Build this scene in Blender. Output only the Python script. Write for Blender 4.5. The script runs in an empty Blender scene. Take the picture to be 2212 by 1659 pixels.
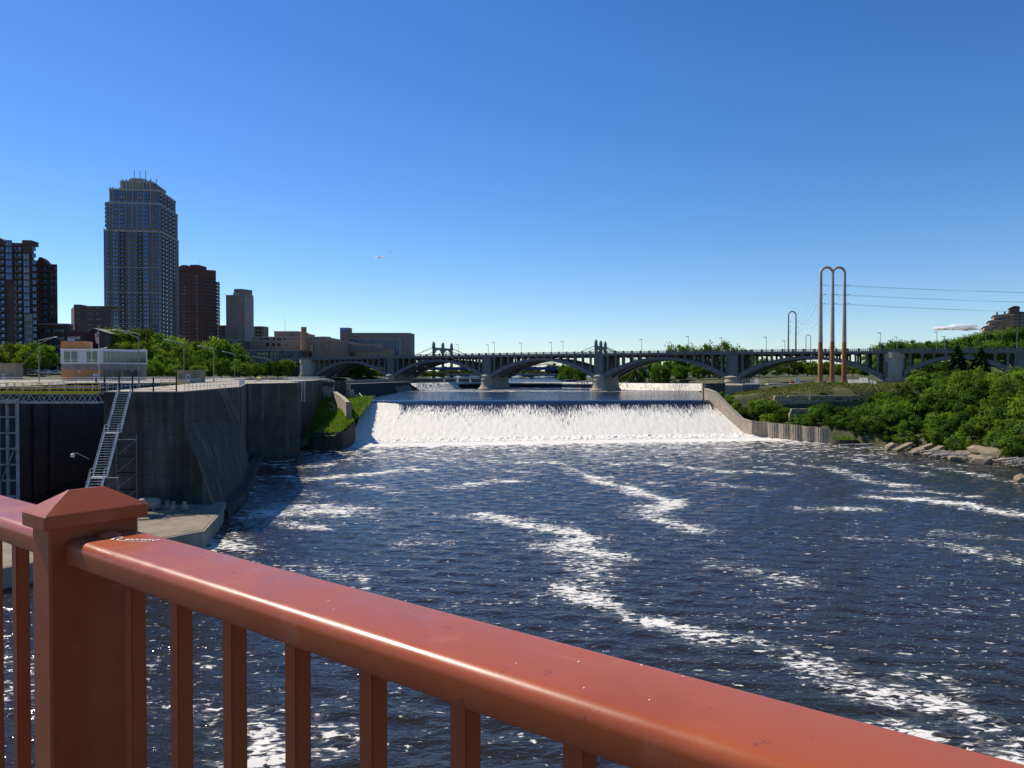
import bpy, bmesh, math, random
import numpy as np
from mathutils import Vector, Matrix, noise as mnoise
random.seed(7)
rng = np.random.default_rng(7)
S = bpy.context.scene
COL = S.collection
# ---------------------------------------------------------------- camera
# lower river surface is z = 0; the camera stands on the bridge deck, 21 m above it, looking upstream (+Y)
VW, VH, F, HOR, CZ = 2212.0, 1659.0, 1662.0, 802.0, 21.0
PITCH = math.atan((VH / 2 - HOR) / F)
camd = bpy.data.cameras.new('camera'); cam = bpy.data.objects.new('camera', camd); COL.objects.link(cam)
cam.location = (0, 0, CZ); cam.rotation_euler = (math.pi / 2 - PITCH, 0, 0)
camd.sensor_width = 36; camd.lens = 36 * F / VW; camd.clip_start = 0.05; camd.clip_end = 30000
camd.dof.use_dof = False
S.camera = cam
# ---------------------------------------------------------------- world, sun, exposure
SUN_LEFT, SUN_EL = 56.0, 46.0          # degrees left of +Y, elevation
sa, se = math.radians(SUN_LEFT), math.radians(SUN_EL)
SUNV = Vector((-math.sin(sa) * math.cos(se), math.cos(sa) * math.cos(se), math.sin(se)))
W = bpy.data.worlds.new('World'); S.world = W; W.use_nodes = True
wn, wl = W.node_tree.nodes, W.node_tree.links
bg = wn['Background']
sky = wn.new('ShaderNodeTexSky'); sky.sky_type = 'NISHITA'; sky.sun_disc = False
sky.sun_elevation = se; sky.sun_rotation = -sa
sky.altitude = 900; sky.air_density = 1.0; sky.dust_density = 0.12; sky.ozone_density = 3.5
hs = wn.new('ShaderNodeHueSaturation'); hs.inputs['Saturation'].default_value = 1.25; hs.inputs['Hue'].default_value = 0.503      # clear, deep blue day
tn = wn.new('ShaderNodeVectorMath'); tn.operation = 'MULTIPLY'; tn.inputs[1].default_value = (0.92, 0.98, 1.10)
wl.new(sky.outputs[0], hs.inputs['Color']); wl.new(hs.outputs[0], tn.inputs[0]); wl.new(tn.outputs[0], bg.inputs[0]); bg.inputs[1].default_value = 0.107
sund = bpy.data.lights.new('sun', 'SUN'); sund.energy = 5.0; sund.angle = math.radians(0.53); sund.color = (1.0, 0.93, 0.82)
sun = bpy.data.objects.new('sun', sund); COL.objects.link(sun)
sun.rotation_euler = (-SUNV).to_track_quat('-Z', 'Y').to_euler(); sun.location = (-300, 100, 400)
S.view_settings.view_transform = 'Standard'; S.view_settings.look = 'None'
S.view_settings.exposure = 0.2; S.view_settings.gamma = 1.0
S.render.engine = 'CYCLES'

# ---------------------------------------------------------------- helpers: pixels (of a 2212x1659 view) to points
def ray(vx, vy):
    u = (vx - VW / 2) / F; w = (VH / 2 - vy) / F
    c, s = math.cos(PITCH), math.sin(PITCH)
    return Vector((u, c + w * s, -s + w * c))
def at(vx, vy, Y):
    d = ray(vx, vy); return Vector((0, 0, CZ)) + d * (Y / d.y)
def onz(vx, vy, z):
    d = ray(vx, vy); return Vector((0, 0, CZ)) + d * ((z - CZ) / d.z)
def XZ(vx, vy, Y):
    p = at(vx, vy, Y); return p.x, p.z
def lerp(a, b, t): return a + (b - a) * t

# ---------------------------------------------------------------- helpers: materials
MATS = {}
def _n(nt, typ, **kw):
    n = nt.nodes.new(typ)
    for k, v in kw.items():
        if k.startswith('_'): setattr(n, k[1:], v)
        else: n.inputs[k.replace('__', ' ')].default_value = v
    return n
def mat(name, col, rough=0.75, var=0.18, scale=1.0, bump=0.0, metal=0.0, spec=0.35, streak=None, stain=None, coord='world', fine=None):
    """procedural surface: colour varied by two noises, optional vertical streaks, stains and relief"""
    if name in MATS: return MATS[name]
    m = bpy.data.materials.new(name); m.use_nodes = True; nt = m.node_tree; L = nt.links
    b = nt.nodes['Principled BSDF']
    b.inputs['Roughness'].default_value = rough; b.inputs['Metallic'].default_value = metal
    b.inputs['Specular IOR Level'].default_value = spec
    if coord == 'world':
        g = nt.nodes.new('ShaderNodeNewGeometry'); co = g.outputs['Position']
    else:
        g = nt.nodes.new('ShaderNodeTexCoord'); co = g.outputs['Object']
    n1 = _n(nt, 'ShaderNodeTexNoise', Scale=scale, Detail=6.0, Roughness=0.65); L.new(co, n1.inputs['Vector'])
    r1 = _n(nt, 'ShaderNodeMapRange'); r1.inputs[1].default_value = 0.3; r1.inputs[2].default_value = 0.7
    r1.inputs[3].default_value = 1 - var; r1.inputs[4].default_value = 1 + var
    L.new(n1.outputs[0], r1.inputs[0])
    mul = _n(nt, 'ShaderNodeVectorMath', _operation='SCALE'); mul.inputs[0].default_value = col[:3]
    L.new(r1.outputs[0], mul.inputs['Scale']); out = mul.outputs[0]
    def over(colr, lo, hi, sc, amt, vec):
        nonlocal out
        mp = _n(nt, 'ShaderNodeMapping'); mp.inputs['Scale'].default_value = vec; L.new(co, mp.inputs['Vector'])
        nn = _n(nt, 'ShaderNodeTexNoise', Scale=sc, Detail=5.0, Roughness=0.6); L.new(mp.outputs[0], nn.inputs['Vector'])
        rr = _n(nt, 'ShaderNodeMapRange'); rr.inputs[1].default_value = lo; rr.inputs[2].default_value = hi
        rr.inputs[3].default_value = 0; rr.inputs[4].default_value = amt
        L.new(nn.outputs[0], rr.inputs[0])
        mx = _n(nt, 'ShaderNodeMix', _data_type='RGBA'); L.new(rr.outputs[0], mx.inputs[0])
        L.new(out, mx.inputs[6]); mx.inputs[7].default_value = (*colr, 1); out = mx.outputs[2]
    if streak: over(streak[0], 0.52, 0.72, streak[2] if len(streak) > 2 else 1.0, streak[1], (1, 1, 0.06))
    if stain: over(stain[0], 0.5, 0.65, stain[2] if len(stain) > 2 else 0.3, stain[1], (1, 1, 1))
    L.new(out, b.inputs['Base Color'])
    if bump:
        n2 = _n(nt, 'ShaderNodeTexNoise', Scale=fine or scale * 6, Detail=4.0, Roughness=0.6); L.new(co, n2.inputs['Vector'])
        bp = _n(nt, 'ShaderNodeBump', Strength=0.6, Distance=bump); L.new(n2.outputs[0], bp.inputs['Height'])
        L.new(bp.outputs[0], b.inputs['Normal'])
    MATS[name] = m
    return m

# ---------------------------------------------------------------- helpers: mesh building
class MB:
    def __init__(s): s.v = []; s.f = []; s.mi = []; s.cur = 0
    def _add(s, vs, fs):
        o = len(s.v); s.v.extend([tuple(p) for p in vs]); s.f.extend([tuple(i + o for i in f) for f in fs]); s.mi.extend([s.cur] * len(fs)); return s
    BF = [(0, 3, 2, 1), (4, 5, 6, 7), (0, 1, 5, 4), (1, 2, 6, 5), (2, 3, 7, 6), (3, 0, 4, 7)]
    def box(s, x0, x1, y0, y1, z0, z1):
        return s._add([(x0, y0, z0), (x1, y0, z0), (x1, y1, z0), (x0, y1, z0), (x0, y0, z1), (x1, y0, z1), (x1, y1, z1), (x0, y1, z1)], MB.BF)
    def hexa(s, p8): return s._add(p8, MB.BF)
    def bar(s, a, b, w, h=None, up=(0, 0, 1)):
        a, b = Vector(a), Vector(b); h = h or w; d = (b - a).normalized(); u = Vector(up)
        if abs(d.dot(u)) > 0.98: u = Vector((0, 1, 0))
        r = d.cross(u).normalized() * (w / 2); t = r.cross(d).normalized() * (h / 2)
        return s._add([a - r - t, a + r - t, b + r - t, b - r - t, a - r + t, a + r + t, b + r + t, b - r + t],
                      [(0, 1, 2, 3), (4, 7, 6, 5), (0, 4, 5, 1), (1, 5, 6, 2), (2, 6, 7, 3), (3, 7, 4, 0)])
    def tube(s, pts, r, n=6, caps=True):
        pts = [Vector(p) for p in pts]; rs = r if isinstance(r, (list, tuple)) else [r] * len(pts)
        rings = []; prev = None
        for i, p in enumerate(pts):
            d = (pts[min(i + 1, len(pts) - 1)] - pts[max(i - 1, 0)]).normalized()
            if prev is None:
                u = Vector((0, 0, 1)) if abs(d.z) < 0.9 else Vector((1, 0, 0)); a = d.cross(u).normalized()
            else: a = (prev - d * prev.dot(d)).normalized()
            prev = a; b = d.cross(a)
            rings.append([p + (a * math.cos(2 * math.pi * k / n) + b * math.sin(2 * math.pi * k / n)) * rs[i] for k in range(n)])
        vs = [q for rg in rings for q in rg]; fs = []
        for i in range(len(pts) - 1):
            for k in range(n):
                k2 = (k + 1) % n; fs.append((i * n + k, i * n + k2, (i + 1) * n + k2, (i + 1) * n + k))
        if caps: fs.append(tuple(range(n - 1, -1, -1))); fs.append(tuple((len(pts) - 1) * n + k for k in range(n)))
        return s._add(vs, fs)
    def loft(s, rings, cap=True, closed=True):
        n = len(rings[0]); vs = [p for rg in rings for p in rg]; fs = []
        for i in range(len(rings) - 1):
            for k in range(n if closed else n - 1):
                k2 = (k + 1) % n; fs.append((i * n + k, i * n + k2, (i + 1) * n + k2, (i + 1) * n + k))
        if cap and closed: fs.append(tuple(range(n - 1, -1, -1))); fs.append(tuple((len(rings) - 1) * n + k for k in range(n)))
        return s._add(vs, fs)
    def prism(s, poly, z0, z1):       # poly counter-clockwise in XY
        return s.loft([[(x, y, z0) for x, y in poly], [(x, y, z1) for x, y in poly]])
    def xprism(s, poly, y0, y1):      # poly in XZ, extruded along Y
        return s.loft([[(x, y0, z) for x, z in poly], [(x, y1, z) for x, z in poly]])
    def lathe(s, prof, n=16, c=(0, 0)):
        return s.loft([[(c[0] + r * math.cos(2 * math.pi * k / n), c[1] + r * math.sin(2 * math.pi * k / n), z) for k in range(n)] for r, z in prof])
    def quad(s, a, b, c, d): return s._add([a, b, c, d], [(0, 1, 2, 3)])
    def mesh(s, name, mats, smooth=False):
        me = bpy.data.meshes.new(name); me.from_pydata([tuple(p) for p in s.v], [], s.f)
        for m in (mats if isinstance(mats, (list, tuple)) else [mats]): me.materials.append(m)
        if len(set(s.mi)) > 1: me.polygons.foreach_set('material_index', s.mi)
        if smooth: me.polygons.foreach_set('use_smooth', [True] * len(me.polygons))
        me.update(); return me
    def build(s, name, mats, parent=None, smooth=False, world=False):
        if world and parent is not None:
            M = frame(parent).inverted(); s.v = [tuple(M @ Vector(p)) for p in s.v]
        return put(name, s.mesh(name, mats, smooth), parent)
def frame(o): return Matrix.Translation(o.location) @ o.rotation_euler.to_matrix().to_4x4()
def put(name, me, parent=None, loc=None, rz=0.0, scale=None):
    o = bpy.data.objects.new(name, me); COL.objects.link(o); o.parent = parent
    if loc is not None: o.location = loc
    if rz: o.rotation_euler = (0, 0, rz)
    if scale is not None: o.scale = scale
    return o
def tag(o, label, cat, group=None):
    o['label'] = label; o['category'] = cat
    if group: o['group'] = group
    return o
def thing(name, label, cat, loc=(0, 0, 0), rz=0.0, group=None):
    o = bpy.data.objects.new(name, None); COL.objects.link(o); o.location = loc; o.rotation_euler = (0, 0, rz); o.empty_display_size = 0.5
    return tag(o, label, cat, group)
def struct(o, kind='structure'): o['kind'] = kind; return o
def copy_tree(o, parent=None):
    c = o.copy(); COL.objects.link(c); c.parent = parent
    for ch in o.children: copy_tree(ch, c)
    return c
def fnoise(x, y, z=0.0, oct=4, sc=1.0):
    return mnoise.fractal(Vector((x * sc, y * sc, z * sc)), 1.0, 2.0, oct)

# ---------------------------------------------------------------- material library
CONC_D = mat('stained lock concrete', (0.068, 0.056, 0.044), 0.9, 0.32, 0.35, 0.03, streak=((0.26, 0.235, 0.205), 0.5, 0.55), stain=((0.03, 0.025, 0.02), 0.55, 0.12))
CONC_L = mat('pale concrete deck', (0.35, 0.30, 0.225), 0.9, 0.15, 0.5, 0.01, stain=((0.33, 0.28, 0.21), 0.5, 0.15))
CONC_W = mat('weathered tan concrete', (0.33, 0.27, 0.20), 0.9, 0.22, 0.6, 0.02, streak=((0.16, 0.13, 0.10), 0.5, 0.8))
CONC_B = mat('grey bridge concrete', (0.165, 0.16, 0.16), 0.88, 0.16, 0.3, 0.02, streak=((0.08, 0.077, 0.075), 0.5, 0.5))
CONC_P = mat('pier base stone', (0.40, 0.33, 0.24), 0.9, 0.2, 0.4, 0.03, streak=((0.18, 0.15, 0.11), 0.5, 0.6))
STEEL = mat('galvanised steel', (0.58, 0.57, 0.54), 0.5, 0.12, 2.0, metal=0.1)
STEEL_D = mat('dull grey steel', (0.22, 0.22, 0.22), 0.6, 0.15, 2.0, metal=0.2)
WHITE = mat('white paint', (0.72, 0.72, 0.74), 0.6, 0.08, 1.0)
GATEW = mat('faded white gate paint', (0.42, 0.42, 0.44), 0.7, 0.25, 1.0, stain=((0.2, 0.16, 0.12), 0.5, 0.8))
YELLOW = mat('yellow safety paint', (0.72, 0.50, 0.02), 0.55, 0.15, 1.0)
BLACK = mat('black iron', (0.012, 0.012, 0.013), 0.6, 0.1, 1.0)
POLE = mat('weathered pole grey', (0.24, 0.23, 0.20), 0.6, 0.15, 1.0)
GRASS_M = mat('grass ground', (0.055, 0.06, 0.022), 0.95, 0.4, 0.25, 0.1, stain=((0.16, 0.14, 0.05), 0.6, 0.1))
DIRT = mat('dark brown soil', (0.07, 0.06, 0.04), 0.95, 0.4, 0.3, 0.1)  # brown earth, the soil's own tone
ROCK = mat('sandstone rock', (0.27, 0.215, 0.135), 0.9, 0.25, 0.8, 0.08, stain=((0.16, 0.13, 0.09), 0.6, 0.5))
STONE = mat('old limestone', (0.36, 0.29, 0.20), 0.92, 0.3, 0.7, 0.06)
WOOD = mat('bleached driftwood', (0.42, 0.37, 0.31), 0.85, 0.25, 1.5)
BARK = mat('bark', (0.085, 0.065, 0.05), 0.95, 0.3, 1.5, 0.05)
GLASS_M = mat('blue window glass', (0.06, 0.15, 0.36), 0.08, 0.35, 0.18, spec=1.0)
GLASS_D = mat('dark window glass', (0.02, 0.025, 0.035), 0.1, 0.3, 0.2, spec=0.8)
FRAME_L = mat('pale window frame', (0.36, 0.35, 0.34), 0.6, 0.1)
# ================================================================ THE SETTING
# ---- banks: polyline of the right water's edge, (Y -> X)
RB_Y = [-200, 0, 80, 130, 168, 190, 202, 214, 225, 249, 268, 272, 396, 420, 470, 600, 900, 1500, 6000]
RB_X = [120, 112, 110, 111, 112, 114, 109, 103.5, 92.8, 78.5, 69.6, 69.6, 102, 106, 84, 44, 110, 160, 300]
LB_Y = [-200, 107, 108, 195, 196, 264, 265, 330, 440, 600, 830, 1500, 6000]
LB_X = [-87, -87, -86, -107, -67, -67, -98, -112, -112, -95, -120, -150, -160]
def right_h(s, y):
    if y < 400: return np.interp(s, [0, 1.5, 8, 40], [3, 9.0, 12, 16.2])
    return np.interp(s, [0, 4, 10, 60], [9, 15.2, 16.0, 18.0])
def ground_z(x, y):
    rx = np.interp(y, RB_Y, RB_X); lx = np.interp(y, LB_Y, LB_X)
    bed = -4.0 if y < 262 else 6.0
    if x > rx:
        z = float(np.interp(min(x - rx, float(np.interp(y, [150, 168, 200, 215, 225, 255, 261.8, 263.2, 300, 400], [90, 60, 45, 30, 14, 17, 19, 24, 60, 120]))), [0, 1.5, 5, 16, 19, 21, 24, 60, 90], [-2, 0.4, 4.0, 5.0, 7.5, 10.0, 12.0, 16.0, 16.5]))
        if y > 258: z = max(z, lerp(z, float(right_h(x - rx, 300)), min(1, (y - 258) / 12.0)))
        if y > 400: z = float(right_h(x - rx, y))
        hill = max(0, min(1, (x - 200) / 60)) * max(0, min(1, (y - 330) / 60)) * 9
        return z + hill + 0.25 * fnoise(x * 0.11, y * 0.11)
    if x < lx:
        s = lx - x
        z = 17.8
        rise = max(0, min(1, (-x - 150 - max(0, 250 - y)) / 25)) * max(0, min(1, (y - 255) / 30)) * 2.3
        if y > 420: z = float(np.interp(s, [0, 6, 60], [12, 16.5, 18]))
        return z + rise
    return bed
ys = np.concatenate([np.arange(-60, 170, 8), np.arange(170, 310, 2.0), np.arange(310, 640, 8), np.geomspace(640, 9000, 22)])
xs = np.concatenate([-np.geomspace(9000, 190, 18), np.arange(-184, -90, 6), np.arange(-90, -48, 2), np.arange(-48, 60, 9), np.arange(62, 150, 2.0), np.arange(152, 330, 7), np.geomspace(340, 9000, 18)])
gv = [(float(x), float(y), ground_z(float(x), float(y))) for y in ys for x in xs]
nx = len(xs)
gf = [(j * nx + i, j * nx + i + 1, (j + 1) * nx + i + 1, (j + 1) * nx + i) for j in range(len(ys) - 1) for i in range(nx - 1)]
me = bpy.data.meshes.new('ground'); me.from_pydata(gv, [], gf); me.materials.append(GRASS_M)
me.polygons.foreach_set('use_smooth', [True] * len(gf)); me.update()
struct(put('ground', me))

# ---- water -------------------------------------------------------------------------------------------------
def water_material(name, foam_scale, deep=(0.021, 0.017, 0.012), wave=0.12, wsc=1.0):
    m = bpy.data.materials.new(name); m.use_nodes = True; nt = m.node_tree; L = nt.links
    b = nt.nodes['Principled BSDF']; out = nt.nodes['Material Output']
    g = nt.nodes.new('ShaderNodeNewGeometry')
    b.inputs['Base Color'].default_value = (*deep, 1); b.inputs['Roughness'].default_value = 0.09; b.inputs['IOR'].default_value = 1.333
    # ripples
    mp = _n(nt, 'ShaderNodeMapping'); mp.inputs['Scale'].default_value = (0.75, 1.25, 1); mp.inputs['Rotation'].default_value = (0, 0, 0.15); L.new(g.outputs['Position'], mp.inputs[0])
    n1 = _n(nt, 'ShaderNodeTexNoise', Scale=0.75 * wsc, Detail=3.0, Roughness=0.5, Distortion=0.4); L.new(mp.outputs[0], n1.inputs['Vector'])
    n2 = _n(nt, 'ShaderNodeTexNoise', Scale=2.6 * wsc, Detail=2.0, Roughness=0.5, Distortion=0.3); L.new(mp.outputs[0], n2.inputs['Vector'])
    b1 = _n(nt, 'ShaderNodeBump', Strength=1.0, Distance=wave * 2.2); L.new(n1.outputs[0], b1.inputs['Height'])
    b2 = _n(nt, 'ShaderNodeBump', Strength=1.0, Distance=wave * 0.6); L.new(n2.outputs[0], b2.inputs['Height']); L.new(b1.outputs[0], b2.inputs['Normal'])
    L.new(b2.outputs[0], b.inputs['Normal'])
    # foam: density painted per vertex (where currents gather it), broken up by fine noise
    at_ = nt.nodes.new('ShaderNodeAttribute'); at_.attribute_name = 'foam'
    mpf = _n(nt, 'ShaderNodeMapping'); mpf.inputs['Scale'].default_value = (0.5, 1.0, 1); L.new(g.outputs['Position'], mpf.inputs[0])
    f1 = _n(nt, 'ShaderNodeTexNoise', Scale=2.2 * foam_scale, Detail=4.0, Roughness=0.6, Distortion=0.6); L.new(mpf.outputs[0], f1.inputs['Vector'])
    f2 = _n(nt, 'ShaderNodeTexNoise', Scale=0.22 * foam_scale, Detail=5.0, Roughness=0.65, Distortion=1.5); L.new(mpf.outputs[0], f2.inputs['Vector'])
    f3 = _n(nt, 'ShaderNodeTexVoronoi', Scale=0.9 * foam_scale); f3.feature = 'DISTANCE_TO_EDGE'
    sw = _n(nt, 'ShaderNodeTexNoise', Scale=0.55 * foam_scale, Detail=3.0); L.new(mpf.outputs[0], sw.inputs['Vector'])
    sw2 = _n(nt, 'ShaderNodeVectorMath', _operation='SCALE'); sw2.inputs['Scale'].default_value = 2.2 / foam_scale; L.new(sw.outputs['Color'], sw2.inputs[0])
    sw3 = _n(nt, 'ShaderNodeVectorMath', _operation='ADD'); L.new(mpf.outputs[0], sw3.inputs[0]); L.new(sw2.outputs[0], sw3.inputs[1]); L.new(sw3.outputs[0], f3.inputs['Vector'])
    def M(op, a, bb, clamp=False):
        n = _n(nt, 'ShaderNodeMath', _operation=op, _use_clamp=clamp)
        for i, q in enumerate((a, bb)):
            if isinstance(q, (int, float)): n.inputs[i].default_value = q
            else: L.new(q, n.inputs[i])
        return n.outputs[0]
    # foam is still in coarse rafts near the falls and breaks into fine flecks as it drifts downstream
    f4 = _n(nt, 'ShaderNodeTexNoise', Scale=0.75 * foam_scale, Detail=6.0, Roughness=0.6, Distortion=0.9); L.new(mpf.outputs[0], f4.inputs['Vector'])
    sx = nt.nodes.new('ShaderNodeSeparateXYZ'); L.new(g.outputs['Position'], sx.inputs[0])
    rg_ = _n(nt, 'ShaderNodeMapRange'); rg_.inputs[1].default_value = 70; rg_.inputs[2].default_value = 190; L.new(sx.outputs[1], rg_.inputs[0])
    mf = _n(nt, 'ShaderNodeMix', _data_type='FLOAT'); L.new(rg_.outputs[0], mf.inputs[0]); L.new(f1.outputs[0], mf.inputs[2]); L.new(f4.outputs[0], mf.inputs[3])
    # value = fine*0.75 + mid*0.5 + density ; foam where > threshold
    v = M('ADD', M('MULTIPLY', mf.outputs[0], 2.1), M('MULTIPLY', f2.outputs[0], 0.9))
    v = M('SUBTRACT', v, M('MULTIPLY', f3.outputs[0], 0.22))
    v = M('ADD', v, at_.outputs['Fac'])
    k = M('MULTIPLY', M('SUBTRACT', v, 1.89), 5.5, True)
    # thin lace of bubbles spun out around the rafts
    lace = M('SUBTRACT', 1.0, M('MULTIPLY', f3.outputs[0], 9.0), True)
    lace = M('MULTIPLY', M('MULTIPLY', lace, M('MULTIPLY', M('SUBTRACT', at_.outputs['Fac'], 0.15), 2.4, True)), M('MULTIPLY', M('SUBTRACT', mf.outputs[0], 0.36), 3.2, True))
    k = M('MAXIMUM', M('MULTIPLY', k, 0.92), M('MULTIPLY', lace, 0.65))
    foam = nt.nodes.new('ShaderNodeBsdfDiffuse'); foam.inputs[0].default_value = (0.76, 0.72, 0.64, 1)
    fb = _n(nt, 'ShaderNodeBump', Strength=0.5, Distance=0.12); L.new(f1.outputs[0], fb.inputs['Height']); L.new(fb.outputs[0], foam.inputs['Normal'])
    mx = nt.nodes.new('ShaderNodeMixShader'); L.new(k, mx.inputs[0]); L.new(b.outputs[0], mx.inputs[1]); L.new(foam.outputs[0], mx.inputs[2])
    L.new(mx.outputs[0], out.inputs[0]); return m
WATER = water_material('river water', 1.0)
WATER_UP = water_material('upper river water', 0.5, (0.012, 0.014, 0.022), 0.34, 0.6)

# falls geometry: base line and crest line
FB0, FB1 = Vector((-47.5, 226, 0)), Vector((76.3, 247, 0))
FC0, FC1 = Vector((-50.5, 264, 11)), Vector((68.6, 268, 11))
def polydist(px, py, pts):
    d = np.full(px.shape, 1e9)
    for (ax, ay), (bx, by) in zip(pts[:-1], pts[1:]):
        dx, dy = bx - ax, by - ay; l2 = dx * dx + dy * dy + 1e-9
        t = np.clip(((px - ax) * dx + (py - ay) * dy) / l2, 0, 1)
        d = np.minimum(d, np.hypot(px - ax - t * dx, py - ay - t * dy))
    return d
STREAKS = [  # ([view points], half width m, strength)
    ([(1030, 1113), (1110, 1126), (1180, 1140), (1230, 1150), (1262, 1160), (1225, 1180), (1260, 1190), (1320, 1200)], 1.7, 0.62),
    ([(1180, 1178), (1230, 1205), (1290, 1220), (1300, 1245), (1250, 1258), (1205, 1268)], 1.6, 0.48),
    ([(1205, 1268), (1250, 1285), (1330, 1310), (1360, 1330), (1440, 1350), (1530, 1378)], 1.0, 0.62),
    ([(1530, 1378), (1600, 1385), (1680, 1400), (1740, 1432), (1850, 1462), (1930, 1480)], 1.0, 0.5),
    ([(1860, 1490), (1950, 1500), (2060, 1525), (2110, 1560), (2180, 1620)], 1.25, 0.55),
    ([(1900, 1560), (2000, 1600), (2120, 1640), (2212, 1659)], 0.7, 0.62),
    ([(1960, 1460), (2060, 1475), (2100, 1500), (2060, 1530)], 0.6, 0.5),
    ([(1225, 1012), (1290, 1035), (1360, 1058), (1440, 1080), (1455, 1092), (1385, 1103), (1430, 1122), (1490, 1142)], 1.7, 0.6),
    ([(1290, 1030), (1370, 1035), (1440, 1050)], 1.4, 0.4),
    ([(575, 1108), (650, 1100), (730, 1104)], 3.6, 0.62), ([(590, 1125), (660, 1135), (700, 1140)], 1.5, 0.5),
    ([(600, 1030), (660, 1035), (740, 1030), (820, 1022), (900, 1012)], 2.2, 0.55),
    ([(735, 1045), (790, 1050), (850, 1062)], 1.5, 0.5), ([(960, 1055), (1040, 1042), (1100, 1038)], 1.8, 0.55),
    ([(640, 1062), (700, 1070), (640, 1085)], 1.6, 0.4), ([(560, 1000), (640, 1010), (700, 1004)], 2.5, 0.5),
    ([(760, 990), (900, 985), (1050, 996), (1200, 1000)], 3.0, 0.45), ([(1000, 1010), (1150, 1020)], 1.8, 0.42),
    ([(1330, 1002), (1420, 1000), (1500, 1012), (1600, 1020), (1690, 1022)], 2.0, 0.5),
    ([(1690, 1000), (1790, 1010), (1880, 1040), (1960, 1050)], 1.8, 0.5),
    ([(1480, 1040), (1560, 1048), (1660, 1056)], 1.5, 0.42),
    ([(1900, 1075), (1990, 1078), (2080, 1090), (2212, 1115)], 1.7, 0.62), ([(1880, 1060), (2010, 1062), (2100, 1072)], 1.4, 0.45),
    ([(1720, 1098), (1800, 1100), (1880, 1098)], 1.5, 0.5), ([(1985, 1170), (2080, 1185), (2212, 1210)], 1.6, 0.42),
    ([(2030, 1150), (2120, 1160), (2212, 1165)], 1.5, 0.35), ([(1830, 1160), (1900, 1162)], 1.2, 0.35),
    ([(1560, 1218), (1640, 1240), (1720, 1262)], 1.6, 0.4), ([(860, 1178), (920, 1165), (960, 1168)], 1.4, 0.36),
    ([(640, 1225), (720, 1235), (790, 1250)], 1.3, 0.38), ([(850, 1130), (960, 1110), (1030, 1096)], 2.2, 0.28),
    ([(440, 1185), (480, 1165), (510, 1180)], 1.6, 0.6), ([(450, 1200), (520, 1215)], 1.0, 0.45),
    ([(1930, 1000), (2040, 1012), (2212, 1045)], 1.6, 0.45), ([(1800, 985), (1900, 1000), (2000, 1025)], 1.8, 0.42),
    ([(560, 1580), (600, 1600), (590, 1659)], 0.9, 0.62), ([(320, 1520), (420, 1540), (560, 1545), (700, 1570), (770, 1600)], 0.9, 0.34),
    ([(0, 1420), (60, 1480), (150, 1520)], 1.3, 0.36), ([(330, 1420), (420, 1440), (520, 1460)], 0.9, 0.26),
    ([(430, 1640), (560, 1655), (660, 1640), (770, 1610)], 0.6, 0.34),
    ([(520, 1010), (560, 985), (600, 968)], 2.0, 0.5), ([(495, 1100), (530, 1060), (560, 1030)], 2.2, 0.42),
]
wy = np.concatenate([np.arange(-40, 34, 6.0), np.geomspace(36, 252, 330)])
wx = np.concatenate([np.arange(-100, -70, 3.0), np.arange(-70, 118, 0.62), np.arange(118, 150, 4)])
X, Y = np.meshgrid(wx, wy)
fo = np.full(X.shape, -0.02)
fo += 0.09 * np.clip((Y - 60) / 120, 0, 1)
for pts, hw, st in STREAKS:
    w = [onz(a, b, 0) for a, b in pts]
    d = polydist(X + 0.7 * np.sin(Y * 0.55 + X * 0.2) + 0.35 * np.sin(X * 1.3), Y + 0.5 * np.sin(X * 0.6), [(p.x, p.y) for p in w])
    fo = np.maximum(fo, -0.02 + st * 0.50 * np.exp(-(d / (hw * 1.5)) ** 2) + 0.44 * st * np.exp(-(d / (hw * 4.2)) ** 2))
# churn below the falls
yb = FB0.y + (X - FB0.x) / (FB1.x - FB0.x) * (FB1.y - FB0.y)
dist_f = np.where(X < FB0.x, np.hypot(X - FB0.x, Y - FB0.y), np.where(X > FB1.x, np.hypot(X - FB1.x, Y - FB1.y), yb - Y))
fo = np.maximum(fo, np.interp(dist_f, [-5, 11, 15, 22, 32, 55, 100], [1.4, 1.1, 0.52, 0.40, 0.33, 0.25, 0.13]))
zw = 0.07 * np.sin(X * 1.1 + 0.8 * np.sin(Y * 0.37)) * np.sin(Y * 1.3 + 0.6 * np.sin(X * 0.5)) + 0.05 * np.sin(Y * 2.1 + X * 0.35)
zw *= np.where(Y > 33, 1, 0)
zw += np.where(dist_f < 30, 0.12 * np.sin(X * 1.7 + Y) * np.sin(Y * 1.9), 0)
n_x = len(wx)
V3 = np.stack([X, Y, zw], -1).reshape(-1, 3)
idx = (np.arange(len(wy) - 1)[:, None] * n_x + np.arange(n_x - 1)[None, :]).ravel()
Fq = np.stack([idx, idx + 1, idx + n_x + 1, idx + n_x], 1)
def np_mesh(name, V3, Fq, mats, attrs=(), smooth=True):
    me = bpy.data.meshes.new(name); me.vertices.add(len(V3)); me.vertices.foreach_set('co', V3.astype(np.float32).ravel())
    k = Fq.shape[1]
    me.loops.add(Fq.size); me.loops.foreach_set('vertex_index', Fq.astype(np.int32).ravel())
    me.polygons.add(len(Fq)); me.polygons.foreach_set('loop_start', np.arange(0, Fq.size, k, dtype=np.int32))
    me.update(calc_edges=True)
    if smooth: me.polygons.foreach_set('use_smooth', np.ones(len(Fq), bool))
    for an, av in attrs:
        a = me.attributes.new(an, 'FLOAT', 'POINT'); a.data.foreach_set('value', av.astype(np.float32).ravel())
    for m in (mats if isinstance(mats, (list, tuple)) else [mats]): me.materials.append(m)
    me.validate(); me.update(); return me
struct(put('river_water', np_mesh('river_water', V3, Fq, WATER, [('foam', fo)])))

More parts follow.
